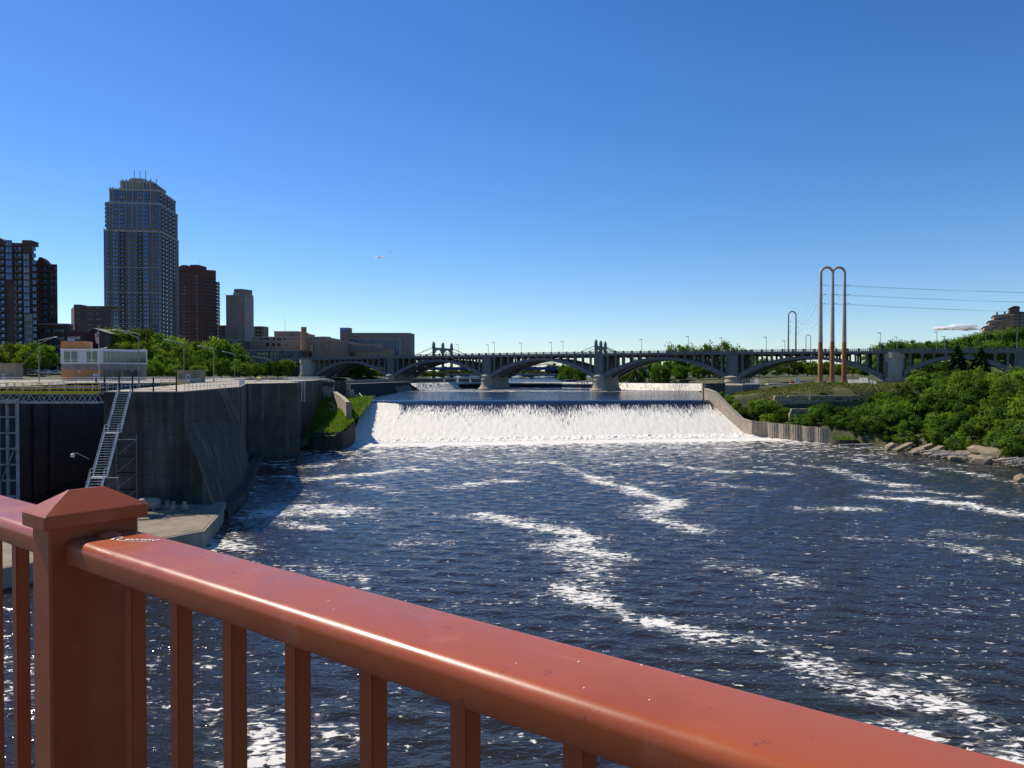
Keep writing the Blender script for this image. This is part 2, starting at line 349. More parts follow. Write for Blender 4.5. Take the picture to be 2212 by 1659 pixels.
# ---- the falls -----------------------------------------------------------------------------------------------
def falls_material():
    m = bpy.data.materials.new('falling water'); m.use_nodes = True; nt = m.node_tree; L = nt.links
    b = nt.nodes['Principled BSDF']; out = nt.nodes['Material Output']
    g = nt.nodes.new('ShaderNodeNewGeometry')
    b.inputs['Base Color'].default_value = (0.012, 0.02, 0.035, 1); b.inputs['Roughness'].default_value = 0.07; b.inputs['IOR'].default_value = 1.333
    a = nt.nodes.new('ShaderNodeAttribute'); a.attribute_name = 'white'
    mp = _n(nt, 'ShaderNodeMapping'); mp.inputs['Scale'].default_value = (2.6, 0.2, 0.2); L.new(g.outputs['Position'], mp.inputs[0])
    n1 = _n(nt, 'ShaderNodeTexNoise', Scale=1.3, Detail=6.0, Roughness=0.72, Distortion=0.3); L.new(mp.outputs[0], n1.inputs['Vector'])
    mp2 = _n(nt, 'ShaderNodeMapping'); mp2.inputs['Scale'].default_value = (0.1, 0.03, 0.03); L.new(g.outputs['Position'], mp2.inputs[0])
    n2 = _n(nt, 'ShaderNodeTexNoise', Scale=1.0, Detail=3.0); L.new(mp2.outputs[0], n2.inputs['Vector'])
    def M(op, p, q, clamp=False):
        n = _n(nt, 'ShaderNodeMath', _operation=op, _use_clamp=clamp)
        for i, z in enumerate((p, q)):
            if isinstance(z, (int, float)): n.inputs[i].default_value = z
            else: L.new(z, n.inputs[i])
        return n.outputs[0]
    v = M('ADD', M('ADD', M('MULTIPLY', n1.outputs[0], 1.2), M('MULTIPLY', n2.outputs[0], 0.4)), a.outputs['Fac'])
    k = M('MULTIPLY', M('SUBTRACT', v, 1.0), 6.0, True)
    df = nt.nodes.new('ShaderNodeBsdfDiffuse')
    r = _n(nt, 'ShaderNodeMapRange'); r.inputs[1].default_value = 0.3; r.inputs[2].default_value = 0.7; r.inputs[3].default_value = 0.0; r.inputs[4].default_value = 1.0
    L.new(n1.outputs[0], r.inputs[0])
    cm = _n(nt, 'ShaderNodeMix', _data_type='RGBA'); cm.inputs[6].default_value = (0.74, 0.67, 0.54, 1); cm.inputs[7].default_value = (0.93, 0.875, 0.765, 1); L.new(r.outputs[0], cm.inputs[0])
    L.new(cm.outputs[2], df.inputs[0])
    bp = _n(nt, 'ShaderNodeBump', Strength=0.3, Distance=0.05); L.new(n1.outputs[0], bp.inputs['Height']); L.new(bp.outputs[0], df.inputs['Normal'])
    mx = nt.nodes.new('ShaderNodeMixShader'); L.new(k, mx.inputs[0]); L.new(b.outputs[0], mx.inputs[1]); L.new(df.outputs[0], mx.inputs[2])
    L.new(mx.outputs[0], out.inputs[0]); return m
FALLS = falls_material()
prof_t = np.array([0, .03, .06, .09, .12, .16, .2, .26, .34, .44, .56, .7, .85, 1.0])      # 0 crest .. 1 base
prof_z = np.interp(prof_t, [0, .05, .1, .16, .24, 1.0], [1.0, .985, .945, .87, .765, 0.0])
tt = np.linspace(0, 1, 70); zz = np.interp(tt, prof_t, prof_z); ss = np.linspace(0, 1, 300)
vv, wh = [], []
for t, zf in zip(tt, zz):
    for s_ in ss:
        c = FC0.lerp(FC1, s_); b_ = FB0.lerp(FB1, s_); p = c.lerp(b_, t)
        amp = 0.09 * min(1, max(0, (t - 0.1) * 4))
        z = 11 * zf + amp * fnoise(p.x * 0.9, p.y * 0.25, 3.1)
        vv.append((p.x, p.y, z - 0.05 * (t == 1)))
        left = max(0, 1 - (p.x - FB0.x) / 11.0)
        wh.append(np.interp(t, [0, .09, .125, .17, .28, .5, 1], [-1.2, -0.75, 0.02, 0.2, 0.3, 0.45, 0.6]) + 1.0 * min(left * 1.5, 1) * np.interp(t, [0, .07, .12, .2], [0, 0.3, 1, 1]))
n_s = len(ss); idx = (np.arange(len(tt) - 1)[:, None] * n_s + np.arange(n_s - 1)[None, :]).ravel()
Fq = np.stack([idx, idx + n_s, idx + n_s + 1, idx + 1], 1)
struct(put('waterfall', np_mesh('waterfall', np.array(vv), Fq, FALLS, [('white', np.array(wh))])))
# boiling foam roll at the foot of the falls
FOAM = mat('boiling foam', (0.84, 0.79, 0.68), 0.9, 0.08, 1.2, 0.15, spec=0.1)
nu, nv_ = 460, 26; fv = []
for j in range(nv_):
    for i in range(nu):
        s_ = -0.012 + 1.05 * i / (nu - 1); p = FB0.lerp(FB1, s_); q = j / (nv_ - 1); p = p + Vector((0, 2.6 - 7.0 * q, 0))
        env = math.sin(math.pi * min(1, q * 1.02)) ** 0.7
        h = env * (0.8 + 0.7 * abs(fnoise(p.x * 0.55, p.y * 0.55, 9)) + 0.28 * fnoise(p.x * 1.5, p.y * 1.5, 2)) + (0.6 * (1 - q) ** 2 if q < 0.5 else 0) - 0.25
        fv.append((p.x + 0.25 * fnoise(p.x * 1.3, p.y * 1.3, 5), p.y, h))
idx = (np.arange(nv_ - 1)[:, None] * nu + np.arange(nu - 1)[None, :]).ravel(); Fq = np.stack([idx, idx + nu, idx + nu + 1, idx + 1], 1)
struct(put('foam', np_mesh('foam', np.array(fv), Fq, FOAM)), 'stuff')

# ---- middle pool between the falls and the horseshoe dam, upper pool, lock chamber water
def flat_water(name, ygrid, lx, rx, z, foamf, m, nx=60):
    vs, fa = [], []
    for y in ygrid:
        a, b_ = lx(y), rx(y)
        for i in range(nx):
            x = lerp(a, b_, i / (nx - 1)); vs.append((x, y, z(x, y) if callable(z) else z)); fa.append(foamf(x, y))
    n = len(ygrid); idx = (np.arange(n - 1)[:, None] * nx + np.arange(nx - 1)[None, :]).ravel()
    return struct(put(name, np_mesh(name, np.array(vs), np.stack([idx, idx + 1, idx + nx + 1, idx + nx], 1), m, [('foam', np.array(fa))])))
def crest_y(x): return FC0.y + (x - FC0.x) / (FC1.x - FC0.x) * (FC1.y - FC0.y)
vs, fa = [], []
MPY = np.linspace(0, 1, 40)
for q in MPY:
    for i in range(90):
        x0 = lerp(FC0.x, FC1.x, i / 89); y0 = crest_y(x0); x1 = lerp(-62, 112, i / 89); y1 = 470
        vs.append((lerp(x0, x1, q), lerp(y0, y1, q), 11.0)); fa.append(0.06 + (0.12 if q > 0.5 else 0) + (0.2 if 0.52 < q < .75 else 0) * (1 if -45 < lerp(x0, x1, q) < 60 else .2))
idx = (np.arange(39)[:, None] * 90 + np.arange(89)[None, :]).ravel()
struct(put('middle_pool_water', np_mesh('middle_pool_water', np.array(vs), np.stack([idx, idx + 1, idx + 91, idx + 90], 1), WATER_UP, [('foam', np.array(fa))])))
# horseshoe dam: sill line in plan (x, y of the lip)
DAM = [(-56.5, 414), (-50, 424), (-38, 440), (-18, 454), (6, 462), (30, 458), (50, 444), (66, 424), (80, 412), (112, 404)]
DAMW = [9, 8, 5, 2.0, 1.6, 1.6, 2.0, 6.0, 9, 9]           # run of the spillway apron, metres downstream
def dam_pts(n=140):
    L = [0]
    for a, b_ in zip(DAM[:-1], DAM[1:]): L.append(L[-1] + math.hypot(b_[0] - a[0], b_[1] - a[1]))
    s = np.linspace(0, L[-1], n); return np.interp(s, L, [p[0] for p in DAM]), np.interp(s, L, [p[1] for p in DAM]), np.interp(s, L, DAMW)
dxp, dyp, dwp = dam_pts()
tx = np.gradient(dxp); ty = np.gradient(dyp); nl = np.hypot(tx, ty); nxp, nyp = ty / nl, -tx / nl
vs, wh = [], []
rows = [(0, 14.5), (0.12, 14.42), (0.3, 13.9), (0.55, 12.9), (0.8, 11.8), (1.05, 10.9)]
for q, z in rows:
    for i in range(len(dxp)):
        vs.append((dxp[i] + nxp[i] * dwp[i] * q, dyp[i] + nyp[i] * dwp[i] * q, z))
        flank = 1.0 if dwp[i] > 4 else 0.0
        wh.append(0.34 if flank else (0.5 if q < 0.45 else (-0.15 if q < 0.9 else 0.5)))
n = len(dxp); idx = (np.arange(len(rows) - 1)[:, None] * n + np.arange(n - 1)[None, :]).ravel()
struct(put('spillway', np_mesh('spillway', np.array(vs), np.stack([idx, idx + n, idx + n + 1, idx + 1], 1), FALLS, [('white', np.array(wh))])))
# upper pool
UP_Y = [404, 412, 424, 440, 454, 462]
vs = []
uy = np.concatenate([[0.0], np.geomspace(0.01, 1, 30)])
for q in uy:
    for i in range(n):
        x1 = lerp(-230, 330, i / (n - 1)); vs.append((lerp(dxp[i], x1, q), lerp(dyp[i], 2600, q), 14.5))
idx = (np.arange(len(uy) - 1)[:, None] * n + np.arange(n - 1)[None, :]).ravel()
struct(put('upper_pool_water', np_mesh('upper_pool_water', np.array(vs), np.stack([idx, idx + 1, idx + n + 1, idx + n], 1), WATER_UP, [('foam', np.full(len(vs), 0.02))])))
# water of the lock approach behind the guide wall
m = MB(); m.quad((-125, 264, 14.5), (-57.5, 264, 14.5), (-56, 440, 14.5), (-125, 440, 14.5)); struct(m.build('lock_approach_water', WATER_UP))
# ================================================================ RAILING IN THE FOREGROUND
def paint_material():
    m = mat('red brown railing paint', (0.37, 0.080, 0.024), 0.27, 0.06, 3.0, 0.00015, spec=0.30, coord='object', fine=300, stain=((0.27, 0.055, 0.018), 0.5, 5.0))
    nt = m.node_tree; L = nt.links; b = nt.nodes['Principled BSDF']; tc = nt.nodes.new('ShaderNodeTexCoord')
    # grime specks and faint drag scratches in the paint, uneven gloss
    for sc, vec, lo, hi, amt, colr in ((55.0, (1, 1, 1), .66, .72, .55, (.12, .05, .03)), (16.0, (1, 1, 1), .60, .70, .35, (.46, .16, .09)), (90.0, (.04, 1, 1), .70, .75, .4, (.5, .22, .15))):
        mp = _n(nt, 'ShaderNodeMapping'); mp.inputs['Scale'].default_value = vec; L.new(tc.outputs['Object'], mp.inputs[0]); nz = _n(nt, 'ShaderNodeTexNoise', Scale=sc, Detail=4.0, Roughness=.6); L.new(mp.outputs[0], nz.inputs['Vector'])
        rr = _n(nt, 'ShaderNodeMapRange'); rr.inputs[1].default_value = lo; rr.inputs[2].default_value = hi; rr.inputs[4].default_value = amt; L.new(nz.outputs[0], rr.inputs[0]); mx = _n(nt, 'ShaderNodeMix', _data_type='RGBA'); L.new(rr.outputs[0], mx.inputs[0])
        L.new(b.inputs['Base Color'].links[0].from_socket, mx.inputs[6]); mx.inputs[7].default_value = (*colr, 1); L.new(mx.outputs[2], b.inputs['Base Color'])
    nz = _n(nt, 'ShaderNodeTexNoise', Scale=14.0, Detail=5.0); L.new(tc.outputs['Object'], nz.inputs['Vector']); rr = _n(nt, 'ShaderNodeMapRange'); rr.inputs[1].default_value = .3; rr.inputs[2].default_value = .7; rr.inputs[3].default_value = .25; rr.inputs[4].default_value = .42; L.new(nz.outputs[0], rr.inputs[0]); L.new(rr.outputs[0], b.inputs['Roughness'])
    b.inputs['Coat Weight'].default_value = 0.08; b.inputs['Coat Roughness'].default_value = 0.22
    return m
PAINT = paint_material()
RU = Vector((0.787, -0.617, 0)); RV_ = Vector((0.617, 0.787, 0)); DECK = -1.55
corner = Vector((-0.7846, 1.3, CZ + DECK))
rail = thing('bridge_railing', 'red brown painted metal bridge railing with capped post and square balusters', 'railing', corner, math.atan2(-0.617, 0.787))
def section(y0, y1, z0, z1, r, seg=7):
    pts = []
    for cx, cz, a0, rr in ((y1 - r, z1 - r, 0, r), (y0 + r, z1 - r, 90, r), (y0 + r * .35, z0 + r * .35, 180, r * .35), (y1 - r * .35, z0 + r * .35, 270, r * .35)):
        for k in range(seg + 1):
            a = math.radians(a0 + 90 * k / seg); pts.append((cx + rr * math.cos(a), cz + rr * math.sin(a)))
    return pts
def sharp(me, deg=32):
    me.polygons.foreach_set('use_smooth', [True] * len(me.polygons)); me.set_sharp_from_angle(angle=math.radians(deg)); return me
sec = section(0.024, 0.150, 1.216, 1.260, 0.017)
def rail_piece(x0, x1):
    xsn = [x0, x0 + 0.004] + list(np.linspace(x0 + 0.05, x1 - 0.05, 12)) + [x1 - 0.004, x1]
    rings = []
    for i, x in enumerate(xsn):
        ins = 0.006 if i in (0, len(xsn) - 1) else 0.0
        rings.append([(x, lerp(y, 0.087, ins * 8), lerp(z, 1.238, ins * 8)) for y, z in sec])
    m = MB(); m.loft(rings); return put('top_rail', sharp(m.mesh('top_rail', PAINT)), rail)
rail_piece(0.0, 2.362); rail_piece(-2.509, -0.073)
def post_at(x0):
    me = MB(); bw = 0.004
    p = [(x0 + bw, 0), (x0 + .073 - bw, 0), (x0 + .073, bw), (x0 + .073, .152 - bw), (x0 + .073 - bw, .152), (x0 + bw, .152), (x0, .152 - bw), (x0, bw)]
    me.prism(p, -0.05, 1.288); o = put('post', sharp(me.mesh('post', PAINT), 30), rail)
    a, b_, c, d = x0 - .012, x0 + .085, -.012, .164; e = 0.003
    rr = lambda i, z: [(a + i + e, c + i, z), (b_ - i - e, c + i, z), (b_ - i, c + i + e, z), (b_ - i, d - i - e, z), (b_ - i - e, d - i, z), (a + i + e, d - i, z), (a + i, d - i - e, z), (a + i, c + i + e, z)]
    xm = (a + b_) / 2; f = .001
    rid = [(xm - f, .046, 1.340), (xm + f, .046, 1.340), (xm + f, .047, 1.340), (xm + f, .105, 1.340), (xm + f, .106, 1.340), (xm - f, .106, 1.340), (xm - f, .105, 1.340), (xm - f, .047, 1.340)]
    m = MB(); m.loft([rr(.001, 1.281), rr(0, 1.283), rr(0, 1.304), rr(.0025, 1.3065), rid]); put('post_cap', sharp(m.mesh('post_cap', PAINT), 24), o)
for x0 in (-.073, 2.362, -2.582): post_at(x0)
b_ = MB(); b_.box(-.0127, .0127, -.0127, .0127, 0.0, 1.0)
bal_me = b_.mesh('baluster', PAINT)
bm_ = bmesh.new(); bm_.from_mesh(bal_me); bmesh.ops.bevel(bm_, geom=[e for e in bm_.edges if abs(e.verts[0].co.z - e.verts[1].co.z) > .5], offset=.002, segments=2, affect='EDGES'); bm_.to_mesh(bal_me); bm_.free()
for k in range(16):
    x = 0.119 + 0.149 * k
    if x < 2.33: put('baluster', bal_me, rail, (x, .087, .1), 0, (1, 1, 1.118))
    x = -0.225 - 0.149 * k
    if x > -2.49: put('baluster', bal_me, rail, (x, .087, .1), 0, (1, 1, 1.118))
for x0, x1 in ((0, 2.362), (-2.509, -.073)):
    m = MB(); m.box(x0, x1, .062, .112, .07, .115); m.build('bottom_rail', PAINT, rail)
m = MB(); m.lathe([(.0001, 0.0092), (.006, .0088), (.012, .006), (.0165, .0025), (.0185, 0.0), (.0185, -.002)][::-1], 28)
Mi = frame(rail).inverted()
rp = Mi @ onz(236, 1157, CZ + DECK + 1.26)
put('rivet_head', sharp(m.mesh('rivet_head', PAINT), 60), rail, (rp.x, rp.y, 1.2605))
# scratched handwriting on the rail
ZW = lambda a, b: ((60 + a * .3165) / 1.8228, (1900 + b * .3165) / 1.8228)
strokes = [[(1185, 716), (1215, 702), (1250, 690), (1290, 681), (1330, 684), (1338, 690), (1310, 702), (1268, 712), (1280, 722), (1320, 731), (1400, 734), (1500, 735), (1640, 736)],
           [(1240, 692), (1215, 714)],
           [(1370, 720), (1398, 706), (1412, 706), (1392, 721), (1412, 720), (1440, 710), (1462, 705), (1448, 721), (1475, 718), (1502, 708), (1522, 706), (1512, 722), (1535, 718), (1560, 711), (1588, 707), (1578, 724), (1600, 719), (1632, 708), (1622, 725), (1648, 720), (1676, 711), (1670, 727), (1696, 724), (1720, 714), (1716, 731), (1740, 728), (1795, 712)]]
SCRATCH = mat('scratched bare metal', (0.80, 0.72, 0.62), 0.5, 0.1, 30.0)
m = MB()
for st in strokes:
    P = [Mi @ onz(*ZW(*q), CZ + DECK + 1.26) for q in st]
    for a, b__ in zip(P[:-1], P[1:]):
        a = Vector((a.x, a.y, 1.2606)); b__ = Vector((b__.x, b__.y, 1.2606)); d = (b__ - a); d.z = 0
        if d.length < 1e-5: continue
        t = Vector((-d.y, d.x, 0)).normalized() * .0011; e = d.normalized() * .0006
        m._add([a - e - t, b__ + e - t, b__ + e + t, a - e + t, a - e - t + Vector((0, 0, .0003)), b__ + e - t + Vector((0, 0, .0003)), b__ + e + t + Vector((0, 0, .0003)), a - e + t + Vector((0, 0, .0003))], MB.BF)
o = m.build('scratched_writing', SCRATCH, rail); o['label'] = 'scratched cursive handwriting in the rail paint'
# small chips in the paint along the near edge
rnd = random.Random(3)
chip = MB(); chip.lathe([(.0016, 0), (.0012, .0004)], 7); chip_me = chip.mesh('paint_chip', SCRATCH)
for k in range(22):
    put('paint_chip', chip_me, rail, (rnd.uniform(.1, 1.5), rnd.uniform(.046, .14), 1.2603), rnd.random() * 3, (rnd.uniform(.4, 1.1), rnd.uniform(.3, .8), 1))
# bridge deck the camera stands on
m = MB(); m.box(-40, 40, -7.5, 0.45, -0.6, -0.02)
o = m.build('bridge_deck', mat('deck paving', (0.075, 0.072, 0.07), .9, .15, 2.0, .004)); o.location = corner; o.rotation_euler = rail.rotation_euler; struct(o)

# ================================================================ THE LOCK
TOPZ = 18.0
lw = thing('lock_wall', 'massive dark stained concrete lock wall rising from the water beside the metal stairs', 'wall', (-58, 140, 0))
WP = [(-64, 121.6), (-52.8, 121.6), (-56.6, 156), (-68, 192), (-59.7, 208), (-66.5, 222), (-70, 273.6), (-94, 273.6), (-84.5, 208)]
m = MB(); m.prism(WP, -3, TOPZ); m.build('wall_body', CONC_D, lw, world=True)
m = MB(); m.prism(WP, TOPZ, TOPZ + 0.12); m.build('wall_top', CONC_L, lw, world=True)
# concrete lifts: each pour a slab slightly proud of the next, joints between
def lifts(p0, p1, z0, z1, h, n=1):
    p0, p1 = Vector((*p0, 0)), Vector((*p1, 0)); d = (p1 - p0); o_ = Vector((d.y, -d.x, 0)).normalized()
    nz = max(1, round((z1 - z0) / h)); hh = (z1 - z0) / nz
    for i in range(nz):
        for k in range(n):
            a = p0 + d * (k / n) + d.normalized() * .05; b = p0 + d * ((k + 1) / n) - d.normalized() * .05
            t = .10 + rnd.uniform(-.02, .03); za, zb = z0 + i * hh + .03, z0 + (i + 1) * hh - .03
            mm = MB(); mm.hexa([a + o_ * t + Vector((0, 0, za)), b + o_ * t + Vector((0, 0, za)), b + Vector((0, 0, za)), a + Vector((0, 0, za)),
                                a + o_ * t + Vector((0, 0, zb)), b + o_ * t + Vector((0, 0, zb)), b + Vector((0, 0, zb)), a + Vector((0, 0, zb))])
            mm.build('concrete_lift', CONC_D, lw, world=True)
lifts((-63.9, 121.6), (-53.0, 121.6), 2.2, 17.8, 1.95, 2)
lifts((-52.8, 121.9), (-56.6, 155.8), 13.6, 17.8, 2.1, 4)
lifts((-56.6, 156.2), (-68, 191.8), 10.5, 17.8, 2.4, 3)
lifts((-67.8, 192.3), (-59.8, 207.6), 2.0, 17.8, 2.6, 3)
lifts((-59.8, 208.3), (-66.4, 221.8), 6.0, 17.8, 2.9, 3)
# flared foot
ft = [(-52.7, 121.7, 13.5), (-54.5, 138, 13.2), (-56.3, 155, 11.0), (-61.9, 173, 6.5), (-67.4, 190.5, 2.0)]
fb = [(-47.1, 120.8, -1), (-51.4, 140.6, -1), (-55.2, 155, -1), (-60.4, 173, -1), (-66.6, 196, -1)]
fi = [(-53.5, 121.7, -1), (-55.5, 138, -1), (-57.5, 155, -1), (-63, 173, -1), (-68.5, 190.5, -1)]
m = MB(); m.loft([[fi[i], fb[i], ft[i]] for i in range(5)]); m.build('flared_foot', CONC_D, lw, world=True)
m = MB()
cb = [(-45.8, 120.4), (-50.0, 140.4), (-53.9, 155.2), (-59.2, 173.4), (-65.6, 197)]
for (a, b), (c, d) in zip(zip(fb, cb), zip(fb[1:], cb[1:])):
    m.hexa([(b[0], b[1], -2), (d[0], d[1], -2), (c[0] - .8, c[1], -2), (a[0] - .8, a[1], -2), (b[0], b[1], 1.3), (d[0], d[1], 1.3), (c[0] - .8, c[1], 1.3), (a[0] - .8, a[1], 1.3)])
m.build('kerb_ledge', CONC_D, lw, world=True)
# low apron platform at the foot of the wall
ap = thing('apron_platform', 'low concrete platform at the foot of the lock wall, partly sunlit', 'platform', (-50, 100, 0))
m = MB(); m.prism([(-36.6, 91.3), (-39.0, 102.5), (-41.6, 111.5), (-60.6, 111.5), (-60.6, 58)], -3, 2.0); m.build('slab', CONC_W, ap, world=True)
m = MB(); m.prism([(-36.9, 91.5), (-39.2, 102.4), (-41.2, 109.2), (-60.4, 109.2), (-60.4, 58.6)], 2.0, 2.06); m.build('walking_surface', mat('dirty shade toned concrete', (0.23, 0.185, 0.125), .92, .25, .4, .01, stain=((.12, .10, .07), .7, .3)), ap, world=True)  # dirt stains over a tone lowered in place of missing wall shadow
# things lying on the platform, in the shade
def pipe_fence(name, label, pts, h, mtl, step=2.0, rails=2, r=0.035, group=None, toe=None, cat='railing', pr=None):
    t = thing(name, label, cat, pts[0], 0, group); pr = pr or r
    pm = MB(); pm.tube([(0, 0, 0), (0, 0, h)], pr, 5); pme = pm.mesh('post', mtl)
    for a, b in zip(pts[:-1], pts[1:]):
        a, b = Vector(a), Vector(b); L = (b - a).length; n = max(1, round(L / step))
        for i in range(n + 1):
            if i == n and b is not Vector(pts[-1]) and tuple(b) != tuple(Vector(pts[-1])): continue
            put('post', pme, t, a.lerp(b, i / n) - t.location)
        for k in range(rails):
            z = h * (1 - k * (0.95 / max(1, rails))); mm = MB(); mm.tube([a + Vector((0, 0, z)), b + Vector((0, 0, z))], r, 5); mm.build('rail', mtl, t, world=True)
        if toe:
            mm = MB(); mm.bar(a + Vector((0, 0, .1)), b + Vector((0, 0, .1)), .05, .22); mm.build('toe_board', toe, t, world=True)
    return t
pipe_fence('platform_railing', 'thin grey pipe railing on the shaded platform at the wall foot', [(-59.5, 112.5, 2.05), (-50.5, 112.5, 2.05), (-48.2, 114, 2.05)], 1.1, STEEL_D, 2.2, 2, .03)
t = thing('storage_tank', 'rounded pale tank lying in shade on the low platform', 'tank', (-55.2, 116.5, 2.05)); m = MB()
m.loft([[(x, 1.1 * math.cos(a) * f, 0.85 + .85 * math.sin(a) * f) for a in np.linspace(0, 2 * math.pi, 13)[:-1]] for x, f in ((-1.5, .35), (-1.35, .75), (-.9, 1), (.9, 1), (1.35, .75), (1.5, .35))]); m.build('shell', CONC_W, t, True)
for x in (-.8, .8): m = MB(); m.box(x - .15, x + .15, -.7, .7, 0, .35); m.build('saddle', STEEL_D, t)
for i, x in enumerate((-51.8, -50.4, -52.9)):
    t = thing('pump_unit', ['short grey pump unit beside the tank on the low platform', 'pump unit farthest from the tank on the low platform', 'squat pump between the tank and the other pumps'][i], 'pump', (x, 116.3 + .3 * i, 2.05))
    m = MB(); m.box(-.5, .5, -.4, .4, 0, .25); m.build('base', STEEL_D, t); m = MB(); m.lathe([(.42, .25), (.42, .6), (.25, .72), (.25, 1.0), (.34, 1.05), (.34, 1.15)], 12); m.build('motor', CONC_W, t, False)
# ---- metal staircase down the end of the wall
stp = Vector((-60.85, 121.3, TOPZ)); stb = Vector((-58.0, 105.0, 2.05))
st = thing('metal_staircase', 'long galvanised metal staircase with handrails down the lock wall', 'staircase', (-58, 105, 2.05))
run = (stb - stp); flat = Vector((run.x, run.y, 0)); fd = flat.normalized(); side = Vector((-fd.y, fd.x, 0)); HALF = 0.86
tr = MB(); tr.box(-.82, .82, -.13, .13, -.025, .025); tr_me = tr.mesh('tread', STEEL)
NF, land = 3, 0.95; Lf = (flat.length - land * (NF)) / NF; dz = (stp.z - stb.z) / NF; cur = stp.copy(); ang = math.atan2(side.y, side.x)
for f in range(NF):
    end = cur + fd * Lf - Vector((0, 0, dz)); ns = 17
    for i in range(ns):
        p = cur.lerp(end, (i + .5) / ns); put('tread', tr_me, st, p - st.location, ang)
    for s_ in (-1, 1):
        off = side * (HALF * s_)
        m = MB(); m.bar(cur + off, end + off, .06, .26); m.build('stringer', WHITE, st, world=True)  # white instead of galvanised steel: sunlight put into the stringer colour
        l2 = end + fd * land
        for hz in (1.05, .55):
            m = MB(); u = Vector((0, 0, hz)); m.tube([cur + off + u, end + off + u, l2 + off + u, l2 + off + u - Vector((0, 0, .5 if f < 2 else 0))], .035, 5); m.build('handrail', STEEL, st, world=True)
        for q in (.02, .34, .67, .98):
            p = cur.lerp(end, q) + off; m = MB(); m.tube([p, p + Vector((0, 0, 1.05))], .03, 5); m.build('baluster', STEEL, st, world=True)
    m = MB(); l2 = end + fd * land; m.hexa([end - side * HALF - Vector((0, 0, .06)), l2 - side * HALF - Vector((0, 0, .06)), l2 + side * HALF - Vector((0, 0, .06)), end + side * HALF - Vector((0, 0, .06)), end - side * HALF, l2 - side * HALF, l2 + side * HALF, end + side * HALF]); m.build('landing', STEEL, st, world=True)
    cur = l2
# lamp on the stairs
p = Vector((-59.7, 109.5, 10.2)); m = MB(); m.tube([p + Vector((.2, 0, -.4)), p + Vector((-1.2, 0, .3)), p + Vector((-1.9, 0, .35))], .04, 5); lo = m.build('lamp_arm', STEEL_D, st, world=True)
m = MB(); m.lathe([(.09, 0), (.22, -.05), (.26, -.4), (.1, -.5)], 10); put('lamp_head', m.mesh('lamp_head', STEEL), lo, Vector((-61.6, 109.5, 10.5)) - st.location)
# scaffold that carries the stairs
sc_ = thing('support_scaffold', 'braced steel support tower beside the lock wall stairs', 'scaffold', (-58.3, 116, 2.05))
for (y, x0, x1, zt) in ((117.6, -60.2, -57.4, 12.4), (112.5, -60.0, -57.3, 7.5)):
    for x in (x0, x1): m = MB(); m.tube([(x, y, 2.05), (x, y, zt)], .06, 5); m.build('leg', STEEL_D, sc_, world=True)
    z = 2.4; k = 0
    while z + 2.3 <= zt + .3:
        for zz_ in (z, z + 2.3): m = MB(); m.bar((x0, y, min(zz_, zt)), (x1, y, min(zz_, zt)), .09); m.build('cross_bar', STEEL, sc_, world=True)
        m = MB(); m.bar((x0, y + .07, z), (x1, y + .07, min(z + 2.3, zt)), .08); m.build('brace', STEEL_D, sc_, world=True)
        z += 2.3; k += 1
# ---- lock chamber: land wall, gate, truss footbridge
def ly(x, y): return x - 0.237 * (y - 121.6)
land_w = thing('land_wall', 'dark inner wall of the lock chamber below the footbridge', 'wall', (-84, 130, 0))
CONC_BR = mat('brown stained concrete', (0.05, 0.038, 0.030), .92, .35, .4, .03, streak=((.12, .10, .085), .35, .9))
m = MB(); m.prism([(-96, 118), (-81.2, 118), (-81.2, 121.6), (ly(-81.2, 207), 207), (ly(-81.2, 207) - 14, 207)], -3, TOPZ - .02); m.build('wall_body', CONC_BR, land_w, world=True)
for y in (124.5, 127.2, 133.0, 139.5, 147):
    x = ly(-81.2, y); m = MB(); m.box(x - .2, x + .35, y - .25, y + .25, -1, 17.2); m.build('guide_rib', CONC_BR if y != 127.2 else GATEW, land_w, world=True)
m = MB(); m.prism([(ly(-81.2, 204), 204), (ly(-64, 204), 204), (ly(-64, 207), 207), (ly(-81.2, 207), 207)], -3, TOPZ - .03); m.build('end_wall', CONC_D, land_w, world=True)
g = thing('lock_gate', 'white ribbed steel lock gate leaf against the chamber wall', 'lock gate', (-80, 122.6, 0))
m = MB(); m.box(-81.1, -77.0, 122.9, 123.0, -1, 17.0); m.build('skin_plate', mat('gate skin', (.05, .055, .07), .7, .3, .6), g, world=True)
for x in (-81.0, -79.8, -78.5, -77.1): m = MB(); m.box(x - .12, x + .12, 122.45, 122.9, -1, 17.0); m.build('vertical_rib', GATEW, g, world=True)
for z in np.arange(.6, 17, 2.3): m = MB(); m.box(-81.1, -77.0, 122.5, 122.88, z - .12, z + .12); m.build('girder', GATEW, g, world=True)
m = MB(); m.bar((-81.0, 122.4, 1), (-77.3, 122.4, 10), .09); m.build('diagonal', GATEW, g, world=True)
fbr = thing('truss_footbridge', 'grey steel truss footbridge with yellow kerb over the lock chamber', 'footbridge', (-73, 121, 16))
for y in (120.2, 121.6):
    for z in (17.78, 16.55):
        m = MB(); m.box(-81.6, -64.0, y - .08, y + .08, z - .1, z + .1); m.build('chord', GATEW, fbr, world=True)
    n = 24
    for i in range(n):
        xa, xb = lerp(-81.5, -64.1, i / n), lerp(-81.5, -64.1, (i + 1) / n); up = i % 2 == 0
        m = MB(); m.bar((xa, y, 16.6 if up else 17.7), (xb, y, 17.7 if up else 16.6), .09); m.build('truss_brace', GATEW, fbr, world=True)
m = MB(); m.box(-81.8, -63.8, 120.0, 121.8, 17.9, 18.08); m.build('deck', STEEL_D, fbr, world=True)
m = MB(); m.box(-81.8, -63.9, 119.9, 119.99, 17.82, 18.2); m.build('kerb', YELLOW, fbr, world=True)
